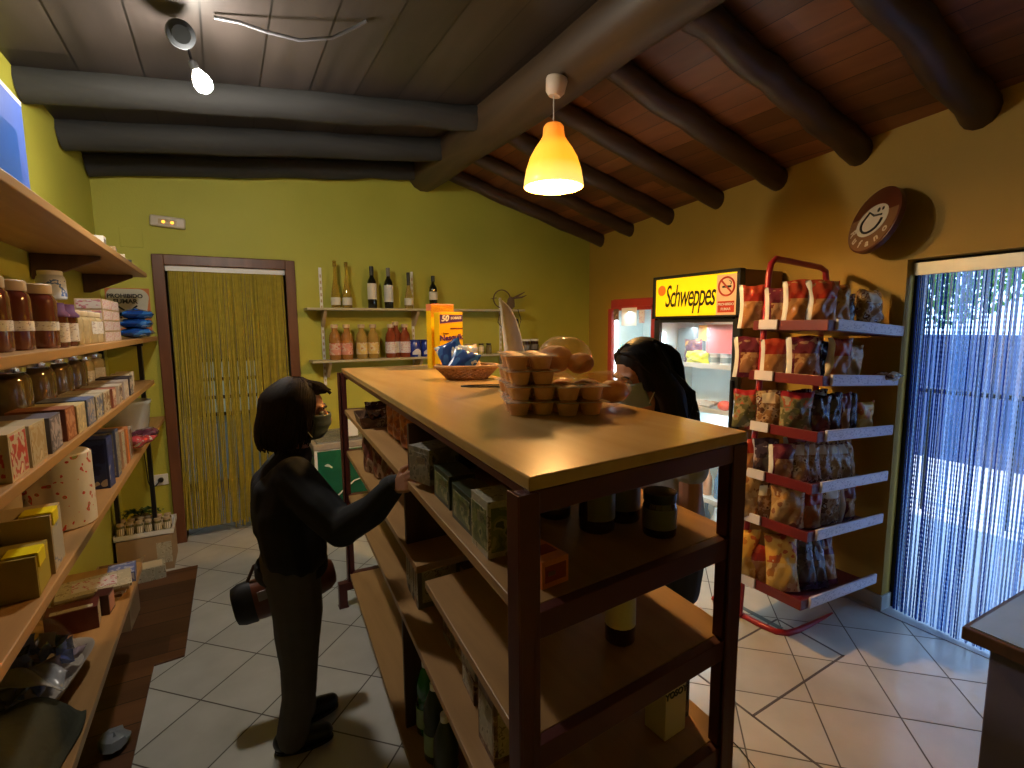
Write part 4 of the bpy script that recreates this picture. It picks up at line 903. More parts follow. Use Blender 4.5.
# light switch plate trace
tag(MB().box(-.57, -.44, YB-.006, YB+.002, 2.16, 2.29).build('cover_plate', M['wall_green'], bevel=.002), 'square blind cover plate painted like the wall, left of the emergency light', 'plate')
# no smoking sign
t = thing('no_smoking_sign', 'rounded PROHIBIDO FUMAR sign on an orange board beside the back doorway', 'sign', (-.555, YB, 1.72))
MB().box(-.125, .125, -.006, 0, -.16, .16).build('board', mat('orange sign board', (.55, .17, .05), .5), t, bevel=.002)
pts = []; 
for cx_, cz_, a0 in ((.060, .095, 0), (-.085, .095, 90), (-.085, -.07, 180), (.040, -.02, 270)):
    for a in range(0, 91, 15): pts.append((cx_+.06*math.cos(math.radians(a0+a))*(1 if cx_ > 0 else .6), cz_+.06*math.sin(math.radians(a0+a))))
MB().prism(pts, 0, .002, 0, face_M((0, -.006, 0), (1, 0, 0), (0, 0, 1))).build('panel', mat('sign panel', (.50, .48, .38), .4), t)
text('PROHIBIDO', .038, face_M((-.015, -.0088, .105), (1, 0, 0), (0, 0, 1)), 'lettering', M['black'], t, bold=.0014)
text('FUMAR', .042, face_M((-.015, -.0088, .068), (1, 0, 0), (0, 0, 1)), 'lettering', M['black'], t, bold=.0014)
b = MB(); b.tube([(-.07, -.009, .045), (.04, -.009, -.045)], .006, 6); b.tube([(.05, -.009, .04), (-.05, -.009, -.045)], .006, 6); b.build('cross', M['black'], t)
# two bracketed wall shelves
def wall_shelf(lb, x0, x1, z, dpt):
    t = thing('wall_shelf', lb, 'shelf', (x0, YB, z))
    MB().box(0, x1-x0, -dpt, -.014, -.018, 0).build('board', M['shelf_wood_x'], t, bevel=.002)
    for bx in (.14, .91, 1.80):
        if bx > x1-x0: continue
        b = MB(); b.prism([(0, 0), (0, -.13), (.03, -.13), (.15, -.02), (.15, 0)], -.012, .012, 0, Matrix(((0, 0, 1, bx), (-1, 0, 0, -.012), (0, 1, 0, -.019), (0, 0, 0, 1))))
        b.build('bracket', M['beige_lid'], t, bevel=.001)
    return t
wall_shelf('upper pale wall shelf with wine bottles on the back wall', .58, 2.55, 1.752, .20)
wall_shelf('lower pale wall shelf with jars and small bottles on the back wall', .60, 2.55, 1.335, .20)
for x in (.72, 1.49, 2.38):
    t = thing('wall_rail', ['white slotted wall rail at the left end of the wall shelves', 'white slotted wall rail between the wine bottles', 'white slotted wall rail behind the twig ornament'][[.72, 1.49, 2.38].index(x)], 'rail', (x, YB, 1.12), 0, 'slotted wall rails')
    MB().box(-.011, .011, -.012, 0, 0, .96 if x < 2 else .75).build('channel', M['white'], t, bevel=.001)
    b = MB(); [b.box(-.006, .006, -.0128, -.011, .03+.05*k, .055+.05*k) for k in range(18 if x < 2 else 14)]; b.build('slots', M['beige_lid'], t)
# bottles on the upper shelf
M['wine_glass'] = mat('dark green wine glass', (.008, .010, .006), .08, coat=.6); M['gold_glass'] = mat('golden liqueur glass', (.75, .55, .12), .05, coat=.7, trans=.85); M['clear_gold'] = mat('pale gold bottle', (.8, .62, .25), .05, coat=.6, trans=.85)
z = 1.752; wy = 4.31
wine = [(.032, 0), (.036, .005), (.036, .18), (.033, .205), (.018, .235), (.014, .25), (.0135, .30), (.015, .302), (.015, .31)]
slim = [(.034, 0), (.038, .006), (.036, .10), (.026, .17), (.015, .23), (.012, .27), (.011, .355), (.013, .36), (.013, .37)]
wl = mat('cream wine label', (.62, .58, .48), .6)
bottle('liqueur_bottle', 'slim golden bottle farthest left on the upper wall shelf', 'bottle', (.815, wy, z), slim, M['gold_glass'], M['gold_glass'], .33, wl, (.025, .085, .0385), 'slim golden bottles')
bottle('liqueur_bottle', 'slim golden bottle second from the left on the upper wall shelf', 'bottle', (.905, wy, z), [(r, q*.985) for r, q in slim], M['gold_glass'], M['gold_glass'], .33, wl, (.025, .085, .0385), 'slim golden bottles')
bottle('wine_bottle', 'dark wine bottle with a tall rectangular cream label', 'bottle', (1.11, wy, z), [(r*1.05, q*1.1) for r, q in wine], M['wine_glass'], M['black'], .27, wl, (.075, .205, .038), 'dark wine bottles')
bottle('wine_bottle', 'dark wine bottle with an oval pale label, right of the first dark one', 'bottle', (1.25, wy, z), [(r*1.05, q*1.08) for r, q in wine], M['wine_glass'], M['grey_lab'], .27, mat('oval label', (.55, .55, .52), .5), (.055, .195, .038), 'dark wine bottles')
bottle('liqueur_bottle', 'pale bottle with a black neck beside the middle wall rail', 'bottle', (1.425, wy, z), [(r, q*.82) for r, q in slim], M['clear_gold'], M['black'], .20, wl, (.03, .09, .038))
bottle('wine_bottle', 'small dark bottle with pale label above the yellow cocoa cartons', 'bottle', (1.65, wy, z), [(r, q*.92) for r, q in wine], M['wine_glass'], M['black'], .24, wl, (.08, .15, .037), 'dark wine bottles')
# lower shelf
z = 1.335
sq = [(.045, 0), (.05, .008), (.05, .15), (.045, .18), (.026, .205), (.023, .225), (.027, .227), (.027, .25)]
M['peach'] = mat('peach nectar', (.62, .28, .07), .06, coat=.6, trans=.5); M['honey'] = mat('honey nectar', (.62, .40, .10), .06, coat=.6, trans=.5); M['tomato'] = mat('deep red nectar', (.30, .06, .02), .06, coat=.6, trans=.3)
l1 = speck('pink label', [(0, (.60, .25, .18)), (.5, (.62, .42, .32)), (.6, (.5, .12, .08))], 24, .5); l2 = speck('yellow label', [(0, (.6, .42, .12)), (.5, (.6, .5, .3)), (.6, (.45, .2, .05))], 24, .5)
for i, (x, m1, l_, lb) in enumerate([(.79, 'peach', l1, 'peach coloured juice bottle farthest left on the lower wall shelf'), (.885, 'peach', l1, 'peach coloured juice bottle second from the left on the lower wall shelf'), (1.005, 'honey', l2, 'honey coloured juice bottle, left of the honey pair'), (1.10, 'honey', l2, 'honey coloured juice bottle, right of the honey pair'), (1.25, 'tomato', M['redtext_lab'], 'deep red juice bottle on the lower wall shelf'), (1.375, 'tomato', M['redtext_lab'], 'deep red juice bottle with pink label next to the blue tins'), (1.31, 'tomato', M['white_lab'], 'tall deep red bottle standing behind the two deep red ones')]):
    s_ = 1.12 if i != 6 else 1.2
    bottle('juice_bottle', lb, 'bottle', (x, 4.30 if i != 6 else 4.355, z), [(r*.93, q*s_) for r, q in sq], M[m1], M['beige_lid'], .229*s_, l_, (.04, .135, .0465), 'juice bottles on the lower wall shelf')
tin = speck('blue tin print', [(0, (.015, .03, .26)), (.52, (.02, .05, .34)), (.6, (.45, .5, .6)), (.70, (.03, .06, .3))], 9, .2)
for i, x in enumerate((1.465, 1.57)):
    t = thing('blue_tin', ['blue tin with white print, the left of two on the lower wall shelf', 'blue tin with white print, the right of two on the lower wall shelf'][i], 'tin', (x, 4.30, z), .3, 'blue tins')
    MB().lathe([(.048, 0), (.049, .004), (.049, .135), (.047, .138)], 22).build('body', tin, t, smooth=True, angle=50)
    MB().lathe([(.0495, .130), (.0505, .134), (.0505, .146), (.046, .148)], 22).build('lid', M['deep_blue'], t, smooth=True, angle=50)
    MB().grid(lambda u_, v_: (.0497*math.cos(-2.7+1.9*u_), .0497*math.sin(-2.7+1.9*u_), .02+.05*v_*(.4+.6*math.sin(PI*u_))), 10, 3).build('label', mat('white tin label', (.55, .58, .66), .4), t, smooth=True)
for i, (x, c, lb) in enumerate([(1.97, (.45, .12, .06), 'small red jar right of the yellow carton on the lower wall shelf'), (2.04, (.6, .42, .05), 'small yellow jar on the lower wall shelf'), (2.11, (.5, .45, .2), 'small pale jar on the lower wall shelf'), (2.19, (.18, .14, .05), 'small dark olive jar on the lower wall shelf')]):
    jar('spice_jar', lb, 'jar', (x, 4.30, z), .028, .10, mat('spice %d' % i, c, .2, coat=.4), M['beige_lid'] if i < 2 else M['black'], M['cream'] if i in (1, 2) else None, None, (.25, .7))
t = thing('mug', 'white mug with a black strap near the right end of the lower wall shelf', 'mug', (2.53-.10, 4.30, z))
MB().lathe([(.04, 0), (.045, .005), (.045, .11), (.041, .11), (.04, .01), (.001, .008)], 20, cap=False).build('body', M['white'], t, smooth=True, angle=50)
MB().tube([(.044, 0, .09), (.07, 0, .085), (.078, 0, .055), (.07, 0, .03), (.044, 0, .025)], .006, 8).build('handle', M['black'], t, smooth=True)
for i, x in enumerate((2.60, 2.70)):
    jar('preserve_jar', ['white lidded dark jar, left of the pair at the wall shelf end', 'white lidded dark jar, right of the pair at the wall shelf end'][i], 'jar', (x, 4.30, z+.0), .044, .13, M['dark_glass'], M['white'], M['grey_lab'], 'white lidded dark jars', (.2, .6), neck=.95)
wall_shelf('short pale wall shelf carrying the white mug and dark jars', 2.56, 2.85, 1.335, .2)
# twig ornament with hanging wire
t = thing('twig_ornament', 'dried twig bird ornament with looped wire on the right end of the upper wall shelf', 'ornament', (2.38, 4.30, 1.752))
M['twig'] = mat('dried twig', (.14, .09, .05), .8)
b = MB(); b.tube([(.10*math.cos(a)*.9-.04, 0, .10+.085*math.sin(a)) for a in np.linspace(0, 2*PI, 25)[:-1]], .006, 6, closed=True)
b.tube([(-.02, 0, .0), (.03, -.01, .08), (.12, -.02, .13), (.2, -.02, .17)], [.012, .013, .010, .004], 7); b.tube([(.08, -.01, .11), (.17, -.02, .12), (.22, -.02, .14)], [.01, .009, .003], 7); b.tube([(-.10, 0, .11), (-.16, 0, .10)], [.006, .003], 6)
b.ell((.05, -.01, .06), (.045, .03, .06), 10, jit=.1, rnd=random.Random(1)); b.lathe([(.04, 0), (.04, .012)], 12)
b.build('twigs', M['twig'], t, smooth=True)
b = MB(); b.tube([(-.12, -.11, -.02+.0), (-.15, -.115, -.12), (-.05, -.12, -.24), (.06, -.12, -.22), (.10, -.115, -.1), (.07, -.11, .0)], .0035, 6); b.build('wire', M['black_metal'], t, smooth=True)
MB().ell((.05, -.12, -.12), (.022, .018, .035), 10).build('charm', M['black'], t, smooth=True)
# ice cream chest freezer beside the doorway
t = thing('chest_freezer', 'white topped chest freezer with a green front, behind the island at the back wall', 'freezer', (1.05, 4.12, 0))
M['freezer_green'] = speck('green decal', [(0, (.006, .10, .055)), (.60, (.008, .12, .065)), (.72, (.55, .65, .62)), (.75, (.008, .11, .06))], 9, .3, detail=1)
b = MB(); b.box(-.52, .52, -.26, .27, .05, .70); b.build('cabinet', M['white'], t, bevel=.008)
b = MB(); b.box(-.515, .515, -.263, -.259, .09, .69); b.box(-.524, -.519, -.25, .26, .09, .69); b.build('front_decal', M['freezer_green'], t)
b = MB(); b.box(-.525, -.505, -.268, -.255, .08, .70); b.box(-.525, .525, -.268, -.258, .075, .095); b.build('trim', M['white'], t)
MB().box(-.53, .53, -.27, .28, .70, .745).build('rim', mat('grey freezer rim', (.35, .30, .25), .4), t, bevel=.006)
b = MB(); b.box(-.50, -.01, -.24, .25, .745, .755); b.box(.0, .50, -.24, .25, .757, .767); b.build('sliding_lid', glassy('freezer lid glass', (.5, .5, .5), .45, .05), t)
MB().box(-.50, .50, -.24, .25, .0, .05).build('plinth', M['black'], t)
b = MB(); b.tube([(-.5+.02, -.265, .28), (-.38, -.265, .34), (-.25, -.265, .44), (-.12, -.265, .47)], [.012, .02, .016, .006], 6, sq=.25); b.build('decal_swirl', M['white'], t, smooth=True)
tag(MB().box(-.06, .06, -.003, .003, 0, .13).build('notice_paper', M['white'], loc=(.80, 3.93, .768), rot=(-.12, 0, 0)), 'white paper notice standing on the freezer, seen through the far end of the island', 'paper')
tag(MB().lathe([(.10, 0), (.13, .07), (.125, .07), (.095, .01)], 20).build('bowl', M['cream'], smooth=True, loc=(1.15, 4.0, .768)), 'pale bowl on the freezer, seen through the island', 'bowl')
# ================================================================== fridges
def fridge(nm, lb, y0, y1, xf, zt, head, fm, dpt):
    W_ = y1-y0; ycen = (y0+y1)/2
    t = thing(nm, lb, 'fridge', (xf, ycen, 0))         # front faces -x
    b = MB(); w = W_/2; zg1 = zt-head
    # carcass: back, sides, top, bottom
    b.box(.03, dpt, -w, -w+.035, .0, zt); b.box(.03, dpt, w-.035, w, .0, zt); b.box(dpt-.02, dpt, -w+.035, w-.035, 0, zt); b.box(.03, dpt-.02, -w+.035, w-.035, 0, .12); b.box(.03, dpt-.02, -w+.035, w-.035, zg1-.01, zt)
    b.build('cabinet', [M['fridge_side'] if nm == 'bottle_fridge' else fm], t, bevel=.004)
    b = MB(); b.box(dpt-.024, dpt-.021, -w+.036, w-.036, .13, zg1-.012); b.box(.04, dpt-.025, -w+.036, -w+.039, .13, zg1-.012); b.box(.04, dpt-.025, w-.039, w-.036, .13, zg1-.012)
    b.box(.04, dpt-.025, -w+.04, w-.04, .121, .126); b.build('liner', mat('fridge liner', (.62, .72, .74), .3), t)
    # door frame
    b = MB(); f = .055 if nm == 'bottle_fridge' else .045
    b.box(0, .028, -w, -w+f, .06, zg1-.01); b.box(0, .028, w-f, w, .06, zg1-.01); b.box(0, .028, -w+f, w-f, zg1-.03, zg1-.0); b.box(0, .028, -w+f, w-f, .06, .16)
    d = b.build('door', [fm], t, bevel=.004)
    MB().box(.010, .016, -w+f-.004, w-f+.004, .155, zg1-.028).build('door_glass', M['pane'], d)
    MB().box(-.025, -.006, -w+.02, -w+.04, .75, 1.25).build('handle', M['black_metal'], d, bevel=.004)
    # lit header
    # shelves
    for z in (.40, .72, 1.02, 1.32):
        if z > zg1-.2: continue
        b = MB(); b.box(.05, dpt-.03, -w+.045, w-.045, z-.008, z); b.box(.048, .056, -w+.045, w-.045, z-.016, z+.016); b.build('shelf', mat('fridge shelf', (.65, .7, .7), .3), t)
    for y in (-w+.05, w-.05):
        MB().box(.045, .06, y-.008, y+.008, .18, zg1-.1).build('light_tube', M['tube'], t)
    return t
M['fridge_side'] = mat('brown fridge side', (.22, .105, .022), .5)
M['pane'] = glassy('fridge glass', (.8, .85, .85), .05, .03)
M['tube'] = mat('cold light tube', (.9, .95, 1), .4, emis=(.72, .92, 1.0), es=5)
DP = .40; FX = 2.755
t = fridge('bottle_fridge', 'tall black glass door fridge with a lit yellow sign on top', 2.02, 2.735, FX, 1.93, .29, M['black'], DP)
hd = MB().box(-.012, .03, -.335, .335, 1.655, 1.915).build('sign_panel', mat('lit yellow sign', (.95, .72, .02), .35, emis=(1.0, .62, .0), es=.30, var=.02), t, bevel=.004)
b = MB(); b.box(-.02, .03, -.3575, .3575, 1.915, 1.935); b.box(-.02, .03, -.3575, .3575, 1.64, 1.655); b.box(-.02, .03, .335, .3575, 1.64, 1.93); b.box(-.02, .03, -.3575, -.335, 1.64, 1.93); b.build('sign_frame', M['black'], t, bevel=.003)
SM = lambda y, z, e=-.0135: face_M((e, y, z), (0, -1, 0), (0, 0, 1))
text('Schweppes', .215, SM(.035, 1.785), 'lettering', M['black'], t, bold=.0012, shear=.28, space=.88, sx=.495)
b = MB(); b.lathe([(.001, 0), (.036, 0), (.036, .002), (.001, .002)], 20, T=SM(.275, 1.835)).build('sign_dot', mat('orange sign dot', (.7, .12, .01), .4, emis=(.8, .12, .01), es=.4), t)
# small no smoking sticker
st = thing('no_smoking_sticker', 'no smoking sticker on the right end of the lit yellow fridge sign', 'sticker', (FX-.0145, 2.3775-.262, 1.775))
MB().box(-.002, .0005, -.072, .072, -.13, .13).build('paper', mat('peach sticker', (.75, .50, .30), .5, emis=(.9, .5, .2), es=.08), st)
sr = mat('sticker red', (.55, .05, .02), .4)
MB().tube([(-.003, .056*math.cos(a), .055+.056*math.sin(a)) for a in np.linspace(0, 2*PI, 33)[:-1]], .006, 6, closed=True).build('ring', sr, st)
MB().tube([(-.003, .04, .095), (-.003, -.04, .015)], .006, 6).build('slash', sr, st)
b = MB(); b.box(-.0035, -.002, -.035, .03, .047, .060); b.tube([(-.003, -.03, .065), (-.003, -.035, .08), (-.003, -.02, .09)], .0025, 5); b.build('cigarette', M['black'], st)
MB().box(-.0035, -.002, -.06, .06, -.105, -.035).build('text_panel', sr, st)
text('PROHIBIDO', .022, face_M((-.0042, 0, -.055), (0, -1, 0), (0, 0, 1)), 'lettering', M['white'], st, bold=.0004); text('FUMAR', .022, face_M((-.0042, 0, -.085), (0, -1, 0), (0, 0, 1)), 'lettering', M['white'], st, bold=.0004)
# contents of the black fridge
cy = 2.3775
def infr(b, name, m_, lb, cat, x, y, z, smooth=True, rz=0, grp=None): return tag(b.build(name, m_, smooth=smooth, angle=50, loc=(FX+x, y, z), rot=(0, 0, rz)), lb, cat, grp)
infr(MB().box(-.10, .10, -.13, .13, 0, .19), 'pink_box', mat('pink carton', (.70, .22, .25), .4), 'pink box upside on the top fridge shelf, right', 'box', .19, cy-.17, 1.32+.085, False)
for i in range(3):
    t0 = thing('yogurt_cup', ['white cup left of three under the pink box in the black fridge', 'white cup in the middle of three under the pink box in the black fridge', 'white cup right of three under the pink box in the black fridge'][i], 'cup', (FX+.14, cy-.07-.085*i, 1.32), 0, 'white cups in the black fridge')
    MB().lathe([(.026, 0), (.032, .005), (.034, .075), (.036, .078)], 16).build('body', M['white'], t0, smooth=True, angle=50); MB().lathe([(.0335, .02), (.0345, .055)], 16, cap=False).build('label', mat('grey cup label', (.25, .3, .3), .5), t0, smooth=True)
infr(MB().box(-.06, .06, -.075, .075, 0, .25), 'dark_carton', mat('slate carton', (.10, .13, .14), .4), 'dark slate box at the left on the top shelf of the black fridge', 'box', .24, cy+.22, 1.32, False)
infr(pillow(.16, .17, .08, 300), 'purple_bag', speck('purple snack film', [(0, (.08, .02, .06)), (.5, (.16, .05, .05)), (.6, (.5, .25, .05)), (.66, (.10, .03, .08))], 14, .25), 'purple brown snack bag leaning on the top shelf of the black fridge', 'bag', .16, cy+.13, 1.322, rz=-PI/2)
infr(pillow(.20, .09, .10, 301), 'yellow_bag', mat('yellow green film', (.70, .72, .05), .3, var=.3, scale=30), 'yellow green bag lying on the top shelf of the black fridge', 'bag', .10, cy+.04, 1.322, rz=-PI/2)
infr(MB().box(-.02, .02, -.04, .04, 0, .11), 'orange_box', mat('orange cream carton', (.75, .42, .12), .4), 'orange and cream box above the purple bag in the black fridge', 'box', .24, cy+.10, 1.32+.16, False)
b = MB(); [b.tube([(-.05+.02*k, -.16, .02+.004*k), (-.05+.02*k, .13, .03)], .012, 6) for k in range(5)]
infr(b, 'sausage_pack', speck('wrapped sausages', [(0, (.55, .6, .6)), (.55, (.7, .72, .7)), (.62, (.4, .3, .25))], 20, .3), 'wrapped pale sticks lying on the middle shelf of the black fridge', 'food', .15, cy+.08, 1.02)
infr(MB().ell((0, 0, .035), (.05, .045, .035), 12), 'red_packet', mat('red packet', (.8, .10, .06), .35), 'red rounded packet on the middle shelf of the black fridge', 'packet', .13, cy-.17, 1.02)
infr(MB().ell((0, 0, .03), (.04, .03, .03), 12), 'cream_packet', mat('cream orange packet', (.8, .45, .2), .35), 'cream and orange rounded packet beside the red one in the black fridge', 'packet', .13, cy-.25, 1.02)
rnd = random.Random(31)
for i in range(12):
    r_ = i // 6; k = i % 6
    c = [(.12, .30, .05), (.55, .5, .08), (.6, .62, .6), (.08, .2, .35), (.55, .25, .12), (.15, .32, .10)][(i*5+r_) % 6]
    nmc = ['dark green', 'yellow', 'white', 'blue', 'orange brown', 'leaf green'][(i*5+r_) % 6]
    infr(MB().lathe([(.026, 0), (.03, .006), (.03, .13), (.012, .17), (.012, .2), (.014, .2), (.014, .215)], 12), 'drink_bottle', mat('drink %d' % i, c, .2, coat=.4), '%s bottle, %s on the %s black fridge shelf' % (nmc, ['leftmost', 'second from the left', 'third from the left', 'third from the right', 'second from the right', 'rightmost'][k], ['lowest', 'second lowest'][r_]), 'bottle', .12+rnd.uniform(0, .05), cy+.25-.095*k, [.127, .40][r_], grp='bottles in the black fridge')
for i in range(4):
    infr(MB().box(-.06, .06, -.065, .065, 0, .05+.02*(i % 2)), 'cheese_pack', speck('cold pack %d' % i, [(0, (.6, .55, .5)), (.5, (.6, .4, .35)), (.6, (.7, .68, .6))], 25, .35), ['pale flat pack leftmost', 'pinkish flat pack second from the left', 'pale flat pack second from the right', 'pinkish flat pack rightmost'][i]+' on the middle low shelf of the black fridge', 'packet', .17, cy+.21-.14*i, .72, False)
# red fridge
M['fridge_red'] = mat('red fridge', (.30, .025, .02), .35)
t2 = fridge('drinks_fridge', 'narrower red glass door fridge left of the black one, white papers taped to it', 2.745, 3.275, FX+.02, 1.80, .06, M['fridge_red'], .38)
for i, (y, z, w, h, c, lb) in enumerate([(3.02, 1.66, .17, .14, 'white', 'white paper taped to the upper glass of the red fridge'), (3.17, 1.68, .06, .09, 'brown_print', 'small brown sticker at the upper left corner of the red fridge'), (2.88, 1.66, .06, .10, 'redtext_lab', 'small torn red and white sticker at the upper right of the red fridge')]):
    tag(MB().box(-.002, 0, -w/2, w/2, -h/2, h/2).build('door_notice', M[c], loc=(FX+.018, y, z)), lb, 'paper')
rnd = random.Random(17)
for r_, z in enumerate((.72, 1.02, 1.32)):
    for k in range(6):
        c = [(.6, .66, .62), (.35, .45, .15), (.6, .5, .3), (.2, .4, .4)][(r_+k) % 4]
        tag(MB().lathe([(.028, 0), (.031, .004), (.031, .11), (.026, .118)], 12).build('drink_can', mat('can %d%d' % (r_, k), c, .25, .3), smooth=True, angle=40, loc=(FX+.12, 2.82+.078*k, z)), '%s can, %s on the %s shelf of the red fridge' % (['silver', 'lime', 'cream', 'teal'][(r_+k) % 4], ['rightmost', 'second from the right', 'third from the right', 'third from the left', 'second from the left', 'leftmost'][k], ['low', 'middle', 'upper'][r_]), 'can', 'cans in the red fridge')
# ================================================================== red rack
RK = (2.285, 1.30, 0)
rk = thing('bread_rack', 'red tube display rack with six trays and white price strips, against the right wall', 'rack', RK, (0, .062, 0))
b = MB()
b.tube([(.10, .55, .02), (.09, .40, .018), (.095, .24, .018), (.11, .17, .018), (.15, .135, .018), (.22, .125, .018), (.64, .13, .02), (.69, .15, .02), (.70, .22, .02), (.70, .55, .02)], .016, 10)
b.build('base', M['rack_red'], rk, smooth=True, angle=60)
b = MB()
b.tube([(.075, .36, .02), (.075, .36, 1.0), (.075, .36, 1.86), (.085, .36, 1.915), (.12, .36, 1.945), (.53, .36, 1.945), (.585, .36, 1.93), (.60, .36, 1.88), (.60, .36, 1.0), (.60, .36, .02)], .0155, 10)
b.build('frame', M['rack_red'], rk, smooth=True, angle=60)
M['tray_red'] = mat('dark red tray', (.14, .012, .014), .35)
M['strip'] = mat('price strip plastic', (.70, .66, .72), .25, var=.03); M['strip_print'] = speck('price strip print', [(0, (.68, .64, .70)), (.55, (.62, .58, .66)), (.6, (.30, .26, .36)), (.66, (.66, .62, .68))], 60, .3, (1, 1, 2))
TZ = [.225, .565, .80, 1.05, 1.315, 1.575]
for z in TZ:
    b = MB(); tw = .72
    b.box(.05, tw, .03, .40, z-.004, z); b.box(.05, tw, .02, .03, z-.004, z+.045); b.box(.04, .05, .02, .40, z-.004, z+.045); b.box(.05, tw, .392, .40, z-.004, z+.09)
    tr = b.build('tray', M['tray_red'], rk, bevel=.001)
    b = MB(); b.box(.10, tw+.01, .008, .019, z+.0, z+.052, 0); b.box(.102, tw+.008, .0065, .008, z+.008, z+.044, 1); b.build('price_strip', [M['strip'], M['strip_print']], tr, bevel=.001)
    b = MB(); b.box(.026, .039, .26, .36, z+.0, z+.048, 0); b.build('price_strip', [M['strip']], tr, bevel=.001)
tag(MB().box(.16, .66, .18, .52, .004, .012).build('base_panel', mat('grey green board', (.12, .15, .15), .6), rk))
# bags on the rack, in world space along the leaning rack
def rack_pt(x, y, z):
    c, s = math.cos(.062), math.sin(.062); return (RK[0]+x*c+z*s, RK[1]+y, RK[2]-x*s+z*c)
BM = {
 'redwhite': [speck('red bread bag', [(0, (.36, .03, .02)), (.5, (.42, .06, .03)), (.6, (.45, .22, .10)), (.68, (.35, .04, .03))], 10, .22, coat=.3), M['white'], speck('bun seen through film', [(0, (.42, .18, .06)), (.5, (.52, .26, .10)), (.62, (.36, .12, .04)), (.72, (.62, .42, .26))], 14, .22, coat=.4)],
 'maroon': [speck('maroon bag', [(0, (.12, .015, .03)), (.5, (.17, .03, .05)), (.6, (.4, .22, .15)), (.66, (.12, .02, .03))], 12, .2, coat=.4), M['white'], speck('biscuits through film', [(0, (.36, .16, .07)), (.5, (.5, .28, .14)), (.6, (.2, .06, .03)), (.72, (.6, .42, .3))], 18, .2, coat=.4)],
 'gold': [speck('gold brown bag', [(0, (.40, .20, .06)), (.45, (.55, .32, .12)), (.58, (.30, .12, .04)), (.68, (.6, .42, .26))], 16, .18, coat=.5), M['cream'], speck('gold rolls', [(0, (.48, .27, .10)), (.5, (.6, .38, .16)), (.6, (.3, .12, .05))], 15, .2, coat=.4)],
 'green': [speck('salad snack bag', [(0, (.10, .09, .04)), (.42, (.20, .17, .08)), (.52, (.42, .12, .06)), (.60, (.45, .38, .25)), (.68, (.08, .08, .04))], 18, .2, coat=.4), M['rack_red'], speck('green nuts', [(0, (.13, .12, .05)), (.5, (.3, .25, .13)), (.6, (.4, .15, .08))], 22, .2, coat=.4)],
 'dark': [speck('dark snack bag', [(0, (.025, .015, .025)), (.5, (.06, .04, .06)), (.62, (.35, .3, .38)), (.67, (.04, .02, .03))], 14, .15, coat=.5), mat('pale violet stripe', (.5, .45, .55), .3), speck('dark biscuits', [(0, (.05, .03, .03)), (.5, (.12, .07, .06)), (.62, (.35, .25, .2))], 16, .2, coat=.4)],
 'nuts': [speck('mixed nut bag', [(0, (.30, .16, .07)), (.42, (.48, .32, .17)), (.52, (.14, .05, .04)), (.60, (.55, .48, .42)), (.68, (.25, .08, .06))], 26, .18, coat=.5), M['cream'], speck('nuts', [(0, (.28, .14, .06)), (.5, (.45, .3, .18)), (.6, (.12, .05, .03)), (.7, (.5, .45, .4))], 30, .2, coat=.4)],
 'orangebag': [speck('orange cracker bag', [(0, (.62, .24, .04)), (.42, (.75, .42, .08)), (.56, (.55, .12, .03)), (.66, (.7, .55, .3))], 12, .2, coat=.4), M['orange'], speck('crackers', [(0, (.65, .4, .1)), (.5, (.75, .5, .18)), (.6, (.5, .2, .05))], 14, .2, coat=.4)],
}
ORD = {'redwhite': 'red bread bag', 'maroon': 'maroon biscuit bag', 'gold': 'golden roll bag', 'green': 'olive snack bag', 'dark': 'dark shiny snack bag', 'nuts': 'mixed nut bag', 'orangebag': 'orange cracker bag'}
cells = {}
def rbag(tier, x, y, kind, w, h, tk, rz, tilt=0, lie=False, where=''):
    i = len(cells); cells[i] = 1
    mids = {'redwhite': [(0, 1, 0, .62, 2), (0, .16, 0, 1, 1)], 'maroon': [(.2, 1, .1, .6, 2), (0, .14, 0, 1, 1)], 'gold': [(0, 1, 0, .7, 2)], 'green': [(0, 1, 0, .6, 2), (0, 1, .88, 1, 1)], 'dark': [(.1, .9, .1, .5, 2), (.0, .08, 0, 1, 1)], 'nuts': [(0, 1, 0, .7, 2), (.25, .7, .7, .92, 1)], 'orangebag': [(0, 1, 0, .5, 2)]}[kind]
    if not lie: h *= 1.12; w *= 1.08
    b = pillow(w, h, tk, 200+i, mids=mids, lumps=.3); zz = TZ[tier]+.006
    rot = (tilt, 0, rz) if not lie else (PI/2-.15, 0, rz)
    o = b.build('snack_bag', BM[kind], smooth=True, angle=80, loc=rack_pt(x, y, zz + (tk/2 if lie else 0)), rot=rot)
    tn = ['bottom tray', 'fifth tray down', 'fourth tray down', 'third tray down', 'second tray down', 'top tray'][tier]
    tag(o, '%s, %s, %s of the red rack' % (ORD[kind], where, tn), 'bag', 'snack and bread bags on the red rack')
L1, L2, L3 = 'farthest left', 'second from the left', 'third from the left'
# top tray
rbag(5, .05, .42, 'redwhite', .12, .20, .06, -.9, where=L1); rbag(5, .12, .22, 'redwhite', .13, .215, .07, -.8, where=L2); rbag(5, .19, .14, 'redwhite', .15, .215, .08, -.6, where=L3)
rbag(5, .29, .11, 'gold', .11, .20, .08, -.3, where='in the middle with two buns showing'); rbag(5, .40, .13, 'dark', .10, .17, .06, -.2, where='beside the shiny clear bag'); rbag(5, .55, .10, 'nuts', .19, .20, .10, 0, where='rightmost and largest')
